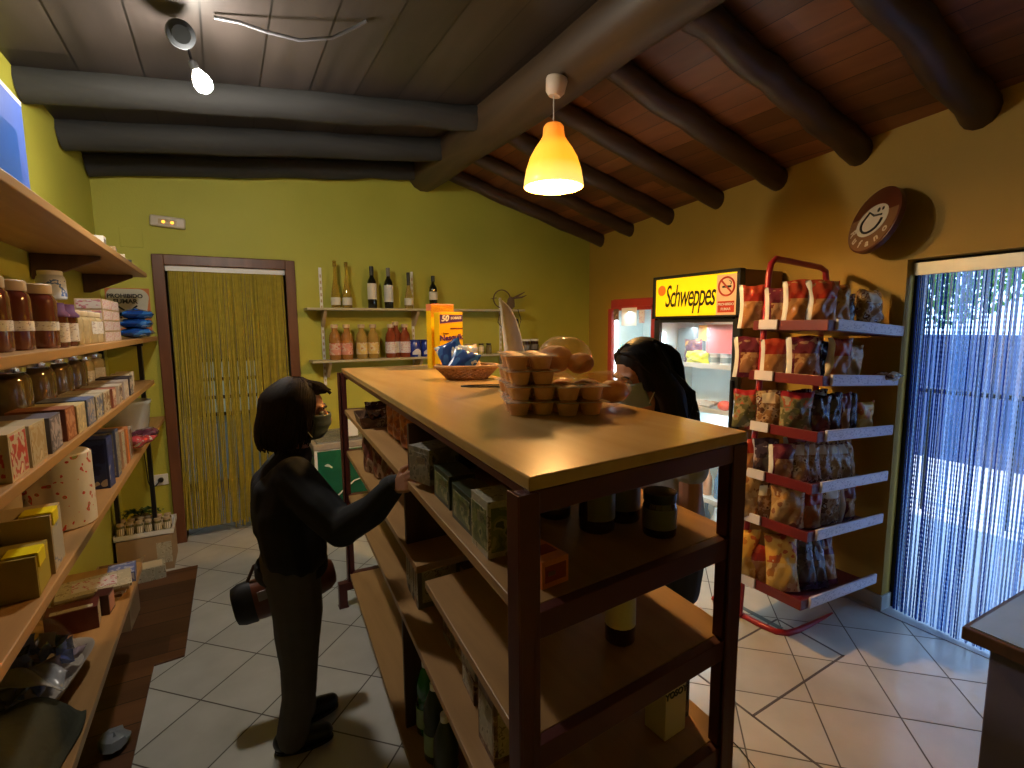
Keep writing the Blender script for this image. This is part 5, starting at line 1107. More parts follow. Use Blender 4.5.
# second
rbag(4, .05, .42, 'maroon', .13, .19, .05, -.9, where=L1); rbag(4, .13, .17, 'maroon', .15, .20, .06, -.8, where=L2); rbag(4, .25, .20, 'dark', .12, .17, .05, -.4, where='in the dark gap'); rbag(4, .32, .11, 'redwhite', .13, .20, .07, -.35, .08, where='showing brown biscuits'); rbag(4, .46, .12, 'gold', .13, .175, .07, -.2, .1, where='white and gold right of centre'); rbag(4, .64, .10, 'nuts', .15, .13, .05, .1, lie=True, where='lying at the right end'); rbag(4, .53, .2, 'dark', .08, .18, .05, 0, where='standing behind the lying one')
# third from top
rbag(3, .04, .40, 'green', .12, .18, .06, -.9, where=L1); rbag(3, .13, .18, 'green', .15, .19, .07, -.7, where=L2); rbag(3, .24, .13, 'dark', .12, .18, .06, -.5, where=L3); rbag(3, .33, .11, 'dark', .09, .19, .05, -.4, where='left of the violet one'); rbag(3, .41, .10, 'maroon', .08, .19, .05, -.3, where='narrow'); rbag(3, .48, .10, 'dark', .08, .19, .05, -.2, where='narrow with violet shine'); rbag(3, .585, .10, 'orangebag', .13, .15, .07, -.1, .15, where='rounded at the right end')
# third from bottom
rbag(2, .04, .38, 'redwhite', .11, .17, .06, -.9, where=L1); rbag(2, .11, .22, 'maroon', .12, .17, .06, -.8, where=L2)
for k in range(5): rbag(2, .17+.075*k, .15-.015*k, 'nuts', .10, .18, .05, -.6+.08*k, -.25, where=['first', 'second', 'third', 'fourth', 'fifth'][k]+' in the leaning row')
rbag(2, .56, .12, 'gold', .10, .19, .05, -.2, -.2, where='rightmost')
# second from bottom
rbag(1, .04, .36, 'gold', .15, .21, .08, -.9, where=L1); rbag(1, .13, .18, 'gold', .16, .21, .09, -.7, where=L2); rbag(1, .24, .13, 'redwhite', .12, .18, .07, -.5, where='pinkish in the middle'); rbag(1, .40, .12, 'nuts', .15, .19, .06, -.2, where='square, right of centre'); rbag(1, .55, .11, 'maroon', .12, .19, .07, -.1, where='rightmost')
# bottom
rbag(0, .05, .34, 'orangebag', .15, .25, .09, -.8, -.1, where=L1); rbag(0, .14, .17, 'orangebag', .16, .26, .09, -.6, -.25, where=L2); rbag(0, .27, .13, 'dark', .13, .27, .05, -.5, -.3, where='slanting left one'); rbag(0, .35, .11, 'dark', .12, .25, .05, -.45, -.3, where='slanting right one'); rbag(0, .44, .11, 'maroon', .12, .23, .06, -.35, -.25, where='showing brown rolls'); rbag(0, .54, .22, 'gold', .10, .24, .05, -.2, -.4, where='slim at the back')
for tr_, kinds in ((5, ('maroon', 'gold', 'redwhite')), (4, ('redwhite', 'nuts', 'dark')), (3, ('nuts', 'maroon', 'nuts')), (2, ('dark', 'redwhite', 'maroon')), (1, ('nuts', 'gold', 'redwhite')), (0, ('redwhite', 'nuts', 'dark'))):
    rbag(tr_, .09, .30, kinds[0], .12, .185, .04, -.85, where='between the two left ones')
    rbag(tr_, .30, .27, kinds[1], .14, .19, .05, -.3, where='back row, left of centre')
    rbag(tr_, .47, .26, kinds[2], .14, .19, .05, -.1, where='back row, right of centre')
# round sign on the right wall
sy = 1.415; sgn = thing('round_sign', 'round brown wall sign with a smiling white oval face above the red rack', 'sign', (xr(sy)-.105, sy, 2.12), (0, .30, -.5)); sgn.scale = (1.08, 1.08, 1.08)
SF = lambda y=0, z=0, e=-.031: face_M((e, y, z), (0, -1, 0), (0, 0, 1))
MB().lathe([(.001, 0), (.155, 0), (.16, .004), (.16, .028), (.155, .031), (.001, .031)], 40, T=face_M((-.0005, 0, 0), (0, -1, 0), (0, 0, 1))).build('disc', mat('dark brown red enamel', (.11, .028, .012), .35), sgn, smooth=True, angle=40)
# lower pale field
pts = [(.152*math.cos(a), .152*math.sin(a)) for a in np.linspace(math.radians(175), math.radians(375), 30)]
MB().prism(pts, 0, .002, 0, SF()).build('lower_field', mat('tan field', (.22, .11, .05), .4), sgn)
SF2 = SF(0, 0, -.0335) @ Matrix.Rotation(.25, 4, 'Z')
wh = mat('sign white', (.62, .58, .52), .4)
MB().lathe([(.001, 0), (.098, 0), (.098, .002), (.001, .002)], 32, sx=1.0, sy=.78, T=SF2 @ Matrix.Translation((0, -.005, 0))).build('face_oval', wh, sgn)
b = MB(); b.tube([(.065*math.cos(a), -.012+.052*math.sin(a), .0035) for a in np.linspace(math.radians(150), math.radians(350), 20)], .006, 6, T=SF2); b.tube([(.065*math.cos(math.radians(150)), -.012+.052*math.sin(math.radians(150)), .0035), (-.02, .045, .0035), (.01, .015, .0035), (.06, .0, .0035)], .005, 6, T=SF2)
b.ell((.035, .035, .003), (.010, .012, .002), 10, T=SF2); b.ell((.062, .030, .003), (.008, .010, .002), 10, T=SF2); b.build('face_lines', M['black'], sgn, smooth=True)
for k, ch in enumerate('Rufano'):
    a = math.radians(205 + 25*k); R_ = .120
    mt = SF(0, 0, -.0336) @ Matrix.Translation((R_*math.cos(a), R_*math.sin(a), 0)) @ Matrix.Rotation(a+PI/2, 4, 'Z')
    text(ch, .052, mt, 'lettering', wh, sgn, bold=.0014)
# ================================================================== ceiling lamps
t = thing('pendant_lamp', 'glowing yellow bell shaped pendant lamp hanging from the ridge beam', 'lamp', (1.50, 2.20, 2.29))
MB().lathe([(.03, 0), (.047, .02), (.054, .075), (.05, .085), (.001, .085)], 24, T=TR((.005, .0, .435), 0, .12, .10)).build('canopy', mat('pale canopy', (.72, .58, .46), .4), t, smooth=True, angle=40)
MB().tube([(0, 0, .30), (0, 0, .45)], .003, 6).build('cord', M['white'], t)
pr_ = [(.148, 0), (.151, .004), (.147, .035), (.138, .085), (.120, .14), (.095, .185), (.070, .22), (.055, .245), (.050, .29), (.040, .302), (.006, .305)]
def shade_mat():
    m, nt, b = _nt('lit yellow shade'); N = nt.nodes; L = nt.links
    tc = N.new('ShaderNodeTexCoord'); sp = N.new('ShaderNodeSeparateXYZ'); L.new(tc.outputs['Object'], sp.inputs[0])
    mr = N.new('ShaderNodeMapRange'); mr.inputs['From Max'].default_value = .30; L.new(sp.outputs[2], mr.inputs['Value'])
    r = ramp(N, [(0, (1.0, .62, .16)), (.16, (1.0, .60, .10)), (.35, (1.0, .42, .02)), (.62, (1.0, .40, .02)), (.78, (.85, .20, .01)), (1, (.55, .12, .01))]); L.new(mr.outputs[0], r.inputs['Fac'])
    b.inputs['Base Color'].default_value = (.9, .55, .1, 1); L.new(r.outputs['Color'], b.inputs['Emission Color']); b.inputs['Emission Strength'].default_value = .62; b.inputs['Roughness'].default_value = .35
    return m
b = MB(); b.lathe(pr_ + [(.006, .303), (.038, .299), (.047, .288), (.052, .245), (.067, .218), (.092, .183), (.117, .139), (.135, .085), (.144, .035), (.148, .004), (.148, 0)], 48, cap=False).build('shade', shade_mat(), t, smooth=True, angle=60)
MB().ell((0, 0, .09), (.032, .032, .042), 16).build('bulb', mat('hot bulb', (1, .9, .7), .4, emis=(1, .72, .34), es=60), t, smooth=True)
MB().lathe([(.018, 0), (.02, .05), (.012, .17)], 14, T=TR((0, 0, .13))).build('socket', M['white'], t, smooth=True)
# bare spot bulb and its fitting
t = thing('spot_bulb', 'bright white spot bulb on a dark fitting under the left roof slope', 'lamp', (-.005, 2.50, 2.585))
dv = Vector((-.28, .1, .26)).normalized()
TT = Vector((0, 0, 1)).rotation_difference(Vector((-.35, .25, .9)).normalized()).to_matrix().to_4x4() @ Matrix.Scale(.85, 4)
M['spot_hot'] = mat('hot white bulb', (1, .95, .85), .4, emis=(1, .90, .74), es=70)
MB().lathe([(.001, -.045), (.022, -.042), (.036, -.028), (.041, -.008), (.036, .018), (.024, .045), (.016, .06)], 20, T=TT).build('bulb', M['spot_hot'], t, smooth=True)
MB().lathe([(.018, .055), (.02, .06), (.02, .10), (.012, .11)], 14, T=TT).build('socket', M['black'], t, smooth=True)
p0 = TT @ Vector((0, 0, .11)); MB().tube([p0, p0+Vector((-.01, .02, .06)), (-.06, .12, .245)], .006, 6).build('arm', M['black_metal'], t, smooth=True)
t = thing('spotlight', 'dark round spotlight turned away, at the top edge left of the bright bulb', 'lamp', (-.067, 2.40, 2.705))
TT = Vector((0, 0, 1)).rotation_difference(Vector((-.15, .85, .40)).normalized()).to_matrix().to_4x4()
MB().lathe([(.03, -.035), (.048, -.030), (.050, -.015), (.042, .02), (.025, .05), (.010, .055)], 24, T=TT).build('housing', mat('grey spotlight housing', (.06, .065, .07), .35, .3), t, smooth=True, angle=40)
MB().lathe([(.001, -.034), (.031, -.034), (.031, -.036), (.001, -.036)], 20, T=TT).build('lens', mat('grey lens', (.015, .016, .016), .3), t)
MB().tube([TT @ Vector((0, 0, .05)), (-.01, .06, .085)], .006, 6).build('arm', M['black_metal'], t)
# cable hanging below the left slope
pts = [(.05, 2.38, 2.785), (.137, 2.37, 2.785), (.23, 2.36, 2.77), (.35, 2.34, 2.76), (.47, 2.31, 2.785), (.56, 2.28, 2.835), (.60, 2.25, 2.855)]
tag(MB().tube(pts, .007, 8).build('ceiling_cable', mat('grey cable', (.12, .12, .13), .4), smooth=True), 'grey cable sagging along the left roof slope at the top edge', 'cable')
# ================================================================== counter at lower right
t = thing('side_counter', 'dark counter with a brown edged top at the lower right corner', 'counter', (2.3, .2, 0))
zc = .80; cxy = [(1.653, .507), (1.640, .42), (1.60, -.6), (2.25, -.6), (2.27, .46), (1.87, .505)]
lo2 = (-2.3, -.2, 0)
cpoly = [(1.650, .508), (1.60, -.45), (2.20, -.45), (2.25, .49)]
b = MB(); b.prism(cpoly, zc-.035, zc); b.build('top', [M['dark_wood']], t, bevel=.003, loc=lo2)
b = MB(); b.prism([(x+(.012 if x < 2 else -.012), y+(.012 if y < 0 else -.012)) for x, y in cpoly], zc, zc+.003); b.build('glass_sheet', mat('grey green top', (.20, .22, .20), .25), t, loc=lo2)
b = MB(); b.prism([(1.69, .46), (1.645, -.42), (2.17, -.42), (2.21, .45)], .02, zc-.035); b.build('body', mat('slate panel', (.12, .11, .18), .5), t, bevel=.004, loc=lo2)
b = MB(); b.prism([(1.71, .44), (1.665, -.40), (2.15, -.40), (2.19, .43)], 0, .02); b.build('plinth', M['black'], t, loc=lo2)
# loose wire ring on the floor beside the island
pts = [(1.66+.045*math.cos(a), 1.22+.03*math.sin(a), .004) for a in np.linspace(0, 2*PI, 21)[:-1]]
b = MB(); b.tube(pts, .0022, 5, closed=True); b.tube([(1.615, 1.22, .004), (1.60, 1.10, .004), (1.55, .95, .004)], .0022, 5)
tag(b.build('wire_ring', M['black_metal'], smooth=True), 'thin wire ring lying on the tiles right of the island', 'wire')
# thick dark joints of a floor hatch
jm = mat('dark joint', (.10, .085, .09), .7)
def joint(n_, a, b2, w=.010):
    a = Vector(a); b2 = Vector(b2); d = (b2-a).normalized(); p = Vector((-d.y, d.x))*w/2
    struct(MB().prism([a-p, b2-p, b2+p, a+p], 0, .0012).build('trim_%d' % n_, jm))
joint(2, (1.785, 1.177), (2.515, 1.199)); joint(3, (1.83, 1.515), (2.52, 1.545)); joint(4, (1.80, 1.52), (1.775, .60)); joint(5, (2.525, 1.54), (2.506, 1.195))
# ================================================================== people
def caps(b, p0, p1, r0, r1, n=12, sq=1.0):
    """tapered capsule with round ends"""
    p0 = Vector(p0); p1 = Vector(p1); d = (p1-p0); L_ = max(d.length, 1e-4); d = d/L_
    pts = []; rs = []
    for k in range(4):
        a = PI/2*(k/4); pts.append(p0 - d*r0*math.cos(a)); rs.append(max(r0*math.sin(a), r0*.08))
    pts.append(p0); rs.append(r0); pts.append(p1); rs.append(r1)
    for k in range(3, -1, -1):
        a = PI/2*(k/4); pts.append(p1 + d*r1*math.cos(a)); rs.append(max(r1*math.sin(a), r1*.08))
    b.tube(pts, rs, n, sq=sq)
def chain(b, pts, rs, n=12):
    for i in range(len(pts)-1): caps(b, pts[i], pts[i+1], rs[i], rs[i+1], n)
def organic(b, name, m, parent, voxel=.008, smooth=6, loc=(0, 0, 0)):
    me = bpy.data.meshes.new(name); me.from_pydata(b.v, [], b.f)
    bm = bmesh.new(); bm.from_mesh(me); bmesh.ops.recalc_face_normals(bm, faces=bm.faces); bm.to_mesh(me); bm.free()
    tmp = bpy.data.objects.new(name+'_tmp', me); COL.objects.link(tmp)
    r = tmp.modifiers.new('r', 'REMESH'); r.mode = 'VOXEL'; r.voxel_size = voxel
    s = tmp.modifiers.new('s', 'SMOOTH'); s.iterations = smooth; s.factor = .5
    bpy.context.view_layer.update()
    ev = bpy.data.meshes.new_from_object(tmp.evaluated_get(bpy.context.evaluated_depsgraph_get()))
    bpy.data.objects.remove(tmp); ev.name = name; ev.materials.clear(); ev.materials.append(m)
    ev.polygons.foreach_set('use_smooth', [True]*len(ev.polygons)); ev.update()
    o = bpy.data.objects.new(name, ev); COL.objects.link(o); o.location = loc
    if parent is not None: o.parent = parent
    return o
def hand(b, wrist, fwd, palm_n, side, L_=.155, curl=.35, thumb=.6, spread=1.0):
    """palm plus five jointed fingers. palm_n: direction the palm faces; side: direction of the thumb"""
    f = Vector(fwd).normalized(); n = Vector(palm_n).normalized(); n = (n - f*n.dot(f)).normalized(); s = Vector(side).normalized(); s = (s-f*s.dot(f)-n*s.dot(n)).normalized()
    w = Vector(wrist); k = L_/.18; pl = .088*k
    for o_ in (-.027, -.009, .009, .027):
        caps(b, w+s*o_*k*.7+f*.012*k, w+s*o_*k+f*pl, .0135*k, .0115*k, 8)
    lens = [.070, .078, .072, .056]; offs = [.029, .010, -.010, -.028]
    for j in range(4):
        p = w+s*offs[j]*k+f*pl; d = (f + s*(.10*spread*(offs[j]/.029))).normalized(); r = [.0088, .0092, .0088, .0076][j]*k; c = curl*(1+.12*j)
        for q, fr in enumerate((.46, .30, .24)):
            ang = c*(.7, 1.0, .8)[q]; d = (d*math.cos(ang)+n*math.sin(ang)).normalized(); p2 = p+d*lens[j]*k*fr
            caps(b, p, p2, r*(1-.08*q), r*(1-.08*(q+1)), 8); p = p2
    p = w+s*.024*k+f*.018*k; d = (f*.6+s*.75+n*thumb*.5).normalized()
    p2 = p+d*.036*k; caps(b, p, p2, .0135*k, .0115*k, 8); d = (f*.85+s*.25+n*thumb).normalized(); p3 = p2+d*.030*k; caps(b, p2, p3, .011*k, .0095*k, 8); p4 = p3+(f*.9+n*thumb*.8).normalized()*.022*k; caps(b, p3, p4, .0095*k, .0078*k, 8)
def head(b, c, R3, s=1.0):
    """skull, jaw, nose, brow, ears. R3: 3x3, +x = facing, +z = up of the head"""
    def P_(x, y, z): return c + R3 @ (Vector((x, y, z))*s)
    def E_(x, y, z, rx, ry, rz, n=16):
        T = Matrix.Translation(P_(x, y, z)) @ R3.to_4x4(); b.ell((0, 0, 0), (rx*s, ry*s, rz*s), n, T=T)
    E_(-.012, 0, .030, .092, .074, .085, 20); E_(.030, 0, -.030, .052, .056, .072); E_(.052, 0, -.070, .030, .030, .026); E_(-.02, 0, -.035, .055, .06, .05)
    caps(b, P_(.082, 0, .012), P_(.102, 0, -.022), .009*s, .014*s, 8); E_(.096, .010, -.026, .010, .008, .008, 8); E_(.096, -.010, -.026, .010, .008, .008, 8)
    for y in (-1, 1):
        caps(b, P_(.078, .012*y, .030), P_(.066, .045*y, .028), .010*s, .009*s, 8)
        E_(.058, .040*y, -.022, .022, .020, .020, 10)
        T = Matrix.Translation(P_(-.008, .075*y, -.005)) @ R3.to_4x4() @ Matrix.Rotation(.2*y, 4, 'Z'); b.ell((0, 0, 0), (.018*s, .008*s, .032*s), 10, T=T)
    caps(b, P_(.086, -.018, -.055), P_(.086, .018, -.055), .0075*s, .0075*s, 8); caps(b, P_(.083, -.015, -.066), P_(.083, .015, -.066), .008*s, .008*s, 8)
    return P_
for k_ in ('hair', 'hair2'): M[k_].node_tree.nodes['Principled BSDF'].inputs['Specular IOR Level'].default_value = .2
M['eye'] = mat('eye white', (.6, .58, .55), .15); M['iris'] = mat('dark iris', (.03, .015, .01), .1); M['brow'] = mat('eyebrow', (.03, .018, .012), .7)
def face_bits(parent, P_, R3, s, closed=False):
    b = MB(); b2 = MB(); b3 = MB()
    for y in (-1, 1):
        c = P_(.070, .030*y, .004); b.ell(tuple(c), (.0125*s,)*3, 12)
        c2_ = P_(.0795, .030*y, .002); b2.ell(tuple(c2_), (.0045*s, .0055*s, .0055*s), 10)
        pts = [P_(.090-.020*abs(k-.3), (.014+.036*k)*y, .026+.008*math.sin(PI*k)) for k in np.linspace(0, 1, 6)]; b3.tube(pts, .0034*s, 6)
        pts = [P_(.083-.012*abs(k-.4), (.017+.028*k)*y, .008+.005*math.sin(PI*k)) for k in np.linspace(0, 1, 6)]; b3.tube(pts, .002*s, 5)
    b.build('eye', M['eye'], parent, smooth=True); b2.build('iris', M['iris'], parent, smooth=True); b3.build('eyebrow', M['brow'], parent, smooth=True)
def mask(parent, P_, m_, strap=True):
    b = MB()
    def fn(u_, v_):
        a = (u_-.5)*2.5; z = .000-.092*v_; rr = .090+.018*math.sin(PI*min(1, v_*.8+.15))*math.cos(a*.7)-.014*v_
        pl = .0022*math.sin(v_*18)
        return tuple(P_(.010+(rr+pl)*math.cos(a)*.98 - .002, .073*math.sin(a), z+.006*math.cos(a)))
    b.grid(fn, 20, 12); o = b.build('face_mask', m_, parent, smooth=True, angle=80); sm = o.modifiers.new('s', 'SOLIDIFY'); sm.thickness = .0025; sm.offset = 1
    b = MB()
    for y in (-1, 1):
        for z0 in (-.010, -.080): b.tube([P_(.040, .070*y, z0), P_(.015, .079*y, z0*.6), P_(-.012, .084*y, .012 if z0 > -.05 else -.035)], .0018, 5)
    b.build('ear_loop', M['white'], parent, smooth=True)
def strands(P_, specs, rnd, r=.004):
    b = MB()
    for pts in specs:
        q = crom([P_(*p) for p in pts], 3); n = len(q); b.tube(q, [r*(1-.45*(i/(n-1))**2) for i in range(n)], 5)
    return b
def crom(p, k=4):
    p = [Vector(q) for q in p]; out = []
    for i in range(len(p)-1):
        a, b_, c, d = p[max(i-1, 0)], p[i], p[i+1], p[min(i+2, len(p)-1)]
        for j in range(k):
            t = j/k; out.append(.5*((2*b_)+(c-a)*t+(2*a-5*b_+4*c-d)*t*t+(3*b_-a-3*c+d)*t**3))
    return out+[p[-1]]
RM = lambda yaw, pitch=0, roll=0: (Matrix.Rotation(yaw, 3, 'Z') @ Matrix.Rotation(pitch, 3, 'Y') @ Matrix.Rotation(roll, 3, 'X'))

# ---------------------------------------------------------------- shopper in black, left of the island
G = thing('person', 'person with a dark bob, black jacket and dark grey trousers, reaching into the island', 'person', (.17, 2.0, 0))
gl = (-.17, -2.0, 0)
def V(*a): return Vector(a)
hc = V(.232, 1.99, 1.285); RH = RM(-.06, .10); s = .97
b = MB(); P_g = head(b, hc, RH, s)
sR, sL = V(.195, 1.865, 1.075), V(.19, 2.135, 1.075); eR = V(.315, 1.72, .935); wR = V(.435, 1.505, 1.110)
chain(b, [V(.195, 2.0, 1.06), V(.215, 1.995, 1.20)], [.05, .046])
chain(b, [sL, V(.17, 2.18, .86), V(.24, 2.19, .70)], [.045, .038, .026]); chain(b, [sR, eR, wR], [.048, .036, .025])
for y in (1.93, 2.0, 2.07): chain(b, [V(.18, y, 1.04), V(.175, y, .88), V(.17, y, .74)], [.075, .07, .078])
hR, hL = V(.165, 1.925, .72), V(.175, 2.075, .72); kR, kL = V(.175, 1.935, .40), V(.165, 2.06, .40); aR, aL = V(.135, 1.955, .075), V(.185, 2.085, .075)
chain(b, [hR, kR, aR], [.075, .05, .036]); chain(b, [hL, kL, aL], [.075, .05, .036])
fR = (V(.49, 1.405, 1.165)-wR)
hand(b, wR+fR*.0+V(.004, -.012, .004), V(.10, -.75, .30), V(.75, .05, -.10), V(.05, .25, .9), .150, .22, .35)
hand(b, V(.25, 2.195, .675), V(.25, -.02, -.9), V(-.6, -.6, 0), V(.7, -.5, 0), .15, .5, .4)
organic(b, 'body', M['skin_shade'], G, .0045, 4, gl)
# jacket
b = MB()
chain(b, [V(.185, 2.0, 1.085), V(.205, 1.997, 1.125)], [.075, .062])
chain(b, [sR+V(-.008, .02, .0), V(.25, 1.79, .990), eR+V(-.006, 0, -.012)], [.076, .072, .064]); chain(b, [eR+V(-.006, 0, -.012), V(.385, 1.60, 1.01), wR+V(-.004, .012, -.006)], [.062, .052, .038])
chain(b, [sL+V(-.01, -.02, -.015), V(.15, 2.19, .87), V(.22, 2.19, .72)], [.072, .062, .042])
for y, e in ((1.915, 0), (2.0, .012), (2.085, 0)): chain(b, [V(.165-e, y, 1.04), V(.150-e*.5, y, .93), V(.165, y, .80), V(.175, y, .765)], [.082, .10, .098, .092])
for y in (1.93, 2.0, 2.07):   # waist hem gathers the jacket
    caps(b, V(.205, y, .90), V(.215, y, .775), .08, .078); caps(b, V(.115, y, 1.02), V(.10, y, .90), .062, .055)
b2 = organic(b, 'jacket', mat('black jacket cloth', (.006, .0065, .008), .85, var=.3, bump=.25, bscale=12), G, .007, 5, gl)
b = MB(); b.lathe([(.128, 0), (.134, .01), (.134, .04), (.128, .05)], 32, sx=.95, sy=1.18, c=(.172, 2.0), T=Matrix.Translation((0, 0, .685))); b.build('jacket_hem', mat('black knit hem', (.012, .012, .014), .9), G, smooth=True, angle=40, loc=gl)
b = MB(); caps(b, wR+V(-.010, .030, -.012), wR+V(.0, .008, .0), .036, .034); b.build('cuff', mat('dark cuff', (.03, .03, .034), .9), G, smooth=True, loc=gl)
# trousers
b = MB()
chain(b, [hR+V(0, 0, .02), V(.178, 1.93, .55), kR, V(.165, 1.94, .22), aR+V(.0, 0, -.02)], [.098, .088, .070, .062, .060]); chain(b, [hL+V(0, 0, .02), V(.18, 2.07, .55), kL, V(.175, 2.07, .22), aL+V(0, 0, -.02)], [.098, .086, .068, .060, .058])
caps(b, V(.165, 1.94, .72), V(.165, 2.06, .72), .105, .105)
organic(b, 'trousers', mat('dark grey trouser cloth', (.095, .083, .075), .9, var=.25, bump=.2, bscale=14), G, .007, 4, gl)
for a_k, yaw in ((aR, -.1), (aL, .12)):
    b = MB(); d = V(math.cos(yaw), math.sin(yaw), 0); b0 = V(a_k.x, a_k.y, 0)
    caps(b, b0+V(0, 0, .042)-d*.035, b0+d*.03+V(0, 0, .044), .036, .038); caps(b, b0+d*.03+V(0, 0, .040), b0+d*.115+V(0, 0, .034), .038, .030); caps(b, b0+V(0, 0, .05), b0+V(0, 0, .10), .040, .036)
    o = organic(b, 'shoe', mat('black shoe', (.012, .012, .012), .4), G, .005, 3, gl)
    b = MB(); n = 20; pts = []
    for k in range(n):
        a = 2*PI*k/n; x = math.cos(a); y = math.sin(a); xx = .04+.105*x; pts.append((b0.x+d.x*xx-d.y*.038*y, b0.y+d.y*xx+d.x*.038*y))
    b.prism(pts, 0, .012); b.build('sole', M['black'], G, loc=gl)
# hair: a cap plus strands falling to jaw length
rnd = random.Random(77); b = MB()
T = Matrix.Translation(P_g(-.036, 0, .040)) @ RH.to_4x4(); b.ell((0, 0, 0), (.100*s, .087*s, .087*s), 20, T=T)
caps(b, P_g(-.065, 0, .02), P_g(-.080, 0, -.085), .070, .062); caps(b, P_g(-.035, .045, .02), P_g(-.045, .052, -.08), .052, .045); caps(b, P_g(-.035, -.045, .02), P_g(-.045, -.052, -.085), .052, .045)
caps(b, P_g(.02, -.03, .10), P_g(.078, -.015, .092), .028, .014); caps(b, P_g(.02, .03, .10), P_g(.078, .015, .090), .028, .014)
organic(b, 'hair', M['hair'], G, .005, 8, gl)
sp = []
for i in range(420):
    a = rnd.uniform(.75, 2*PI-.75); zt = .07+rnd.uniform(-.02, .045); x0 = .085*math.cos(a)*.7-.02; y0 = .075*math.sin(a)*.7
    x1 = -.03+.108*math.cos(a); y1 = .094*math.sin(a); zb_ = -.115+rnd.uniform(-.03, .03) + (.03 if abs(a-PI) > 2 else 0)
    j = rnd.uniform(-.004, .004)
    sp.append([(x0*.5-.01, y0*.5, .131+j), (x0*1.05, y0*1.1, .114+j), (x1*.97-.004, y1*.93, .065), (x1*1.02-.006, y1*1.0, .0), (x1*1.01-.010+rnd.uniform(-.006, .006), y1*.96+rnd.uniform(-.006, .006), zb_*.7), (x1*.90-.012+rnd.uniform(-.008, .008), y1*.84, zb_)])
for i in range(26):
    y = rnd.uniform(-.05, .05); sp.append([(-.02, y*.6, .130), (.04, y*.9, .120), (.074, y, .106+rnd.uniform(-.004, .008)), (.096+rnd.uniform(0, .006), y*1.1, .088+rnd.uniform(-.01, .01))])
strands(P_g, sp, rnd, .0042).build('hair_strands', M['hair'], G, smooth=True, loc=gl)
Pl = lambda x, y, z: P_g(x, y, z)+Vector(gl)
face_bits(G, Pl, RH, s); mask(G, Pl, mat('dark teal mask', (.07, .10, .11), .8))
# bag, held at the far hip: soft brown body with a black end
bg = thing('shoulder_bag', 'red brown soft bag with black end and pale tag, behind the person in black', 'bag', (.17, 2.17, .54), (0, -.16, 0))
b = MB(); n = 24
prof = [(-.195, .050), (-.19, .066), (-.165, .080), (-.11, .086), (0, .088), (.10, .082), (.155, .07), (.18, .05), (.185, .03)]
def bagmesh(pr):
    b = MB(); vs = []
    for x, r in pr:
        for k in range(n):
            a = 2*PI*k/n; vs.append((x, .050/.088*r*math.cos(a)*(1+.05*math.sin(4*a)), r*math.sin(a)*(1+.04*math.sin(3*a+x*9))))
    m_ = len(pr); return b.add(vs, [(i*n+k, i*n+(k+1) % n, (i+1)*n+(k+1) % n, (i+1)*n+k) for i in range(m_-1) for k in range(n)] + [tuple(range(n-1, -1, -1)), tuple(range((m_-1)*n, m_*n))])
bagmesh(prof[2:]).build('body', mat('red brown leather', (.16, .042, .018), .45, var=.25, bump=.2, bscale=30), bg, smooth=True, angle=60)
bagmesh([(-.205, .055), (-.20, .075), (-.175, .086), (-.135, .090), (-.13, .088)]).build('end_cap', mat('black bag end', (.010, .009, .010), .6), bg, smooth=True, angle=60)
MB().box(-.112, -.075, -.0565, -.052, .015, .055).build('tag', mat('pale tag', (.42, .36, .36), .5), bg, bevel=.002)
MB().tube([(-.14, 0, .08), (-.10, .0, .14), (.0, .0, .17), (.10, .0, .13), (.12, 0, .075)], .007, 8).build('handle', mat('dark strap', (.05, .02, .012), .5), bg, smooth=True)

# ---------------------------------------------------------------- woman behind the island, long black hair
W = thing('person', 'person with long black hair and a pale face mask, head bent, standing behind the island', 'person', (1.40, 1.34, 0))
wl_ = (-1.40, -1.34, 0)
RW = RM(PI-.12, .34, .0); hw = V(1.262, 1.315, 1.420); s = .98
b = MB(); P_w = head(b, hw, RW, s)
chain(b, [V(1.39, 1.335, 1.20), V(1.31, 1.32, 1.345)], [.052, .046])
wsL, wsR = V(1.385, 1.185, 1.185), V(1.385, 1.49, 1.185)
chain(b, [wsL, V(1.385, 1.185, .96), V(1.30, 1.22, .775)], [.046, .038, .027]); chain(b, [wsR, V(1.39, 1.56, .96), V(1.27, 1.55, .80)], [.046, .036, .025])
for y in (1.26, 1.335, 1.41): chain(b, [V(1.39, y, 1.15), V(1.42, y, .98), V(1.43, y, .84)], [.075, .068, .08])
for y in (1.26, 1.41): chain(b, [V(1.43, y, .82), V(1.42, y+.01, .44), V(1.44, y, .075)], [.085, .052, .036])
hand(b, V(1.295, 1.222, .765), V(-.25, .1, -.9), V(-.5, .3, .3), V(-.6, .5, 0), .155, .35, .4); hand(b, V(1.268, 1.55, .795), V(-.4, 0, -.8), V(-.5, -.3, 0), V(-.5, -.6, 0), .155, .35, .4)
organic(b, 'body', M['skin'], W, .0045, 4, wl_)
b = MB()
for y in (1.26, 1.335, 1.41): chain(b, [V(1.388, y, 1.165), V(1.42, y, .98), V(1.43, y, .84)], [.083, .080, .092])
caps(b, V(1.38, 1.20, 1.185), V(1.385, 1.185, 1.10), .062, .060); caps(b, V(1.38, 1.475, 1.185), V(1.388, 1.50, 1.10), .062, .060); caps(b, V(1.386, 1.21, 1.19), V(1.386, 1.46, 1.19), .058, .058)
organic(b, 'shirt', mat('pale grey shirt', (.42, .43, .44), .85, var=.1, bump=.15, bscale=16), W, .006, 4, wl_)
b = MB()
for y in (1.26, 1.41): chain(b, [V(1.43, y, .84), V(1.425, y, .62)], [.10, .078])
caps(b, V(1.43, 1.27, .82), V(1.43, 1.40, .82), .105, .105); organic(b, 'shorts', mat('dark denim shorts', (.03, .035, .05), .9), W, .006, 4, wl_)
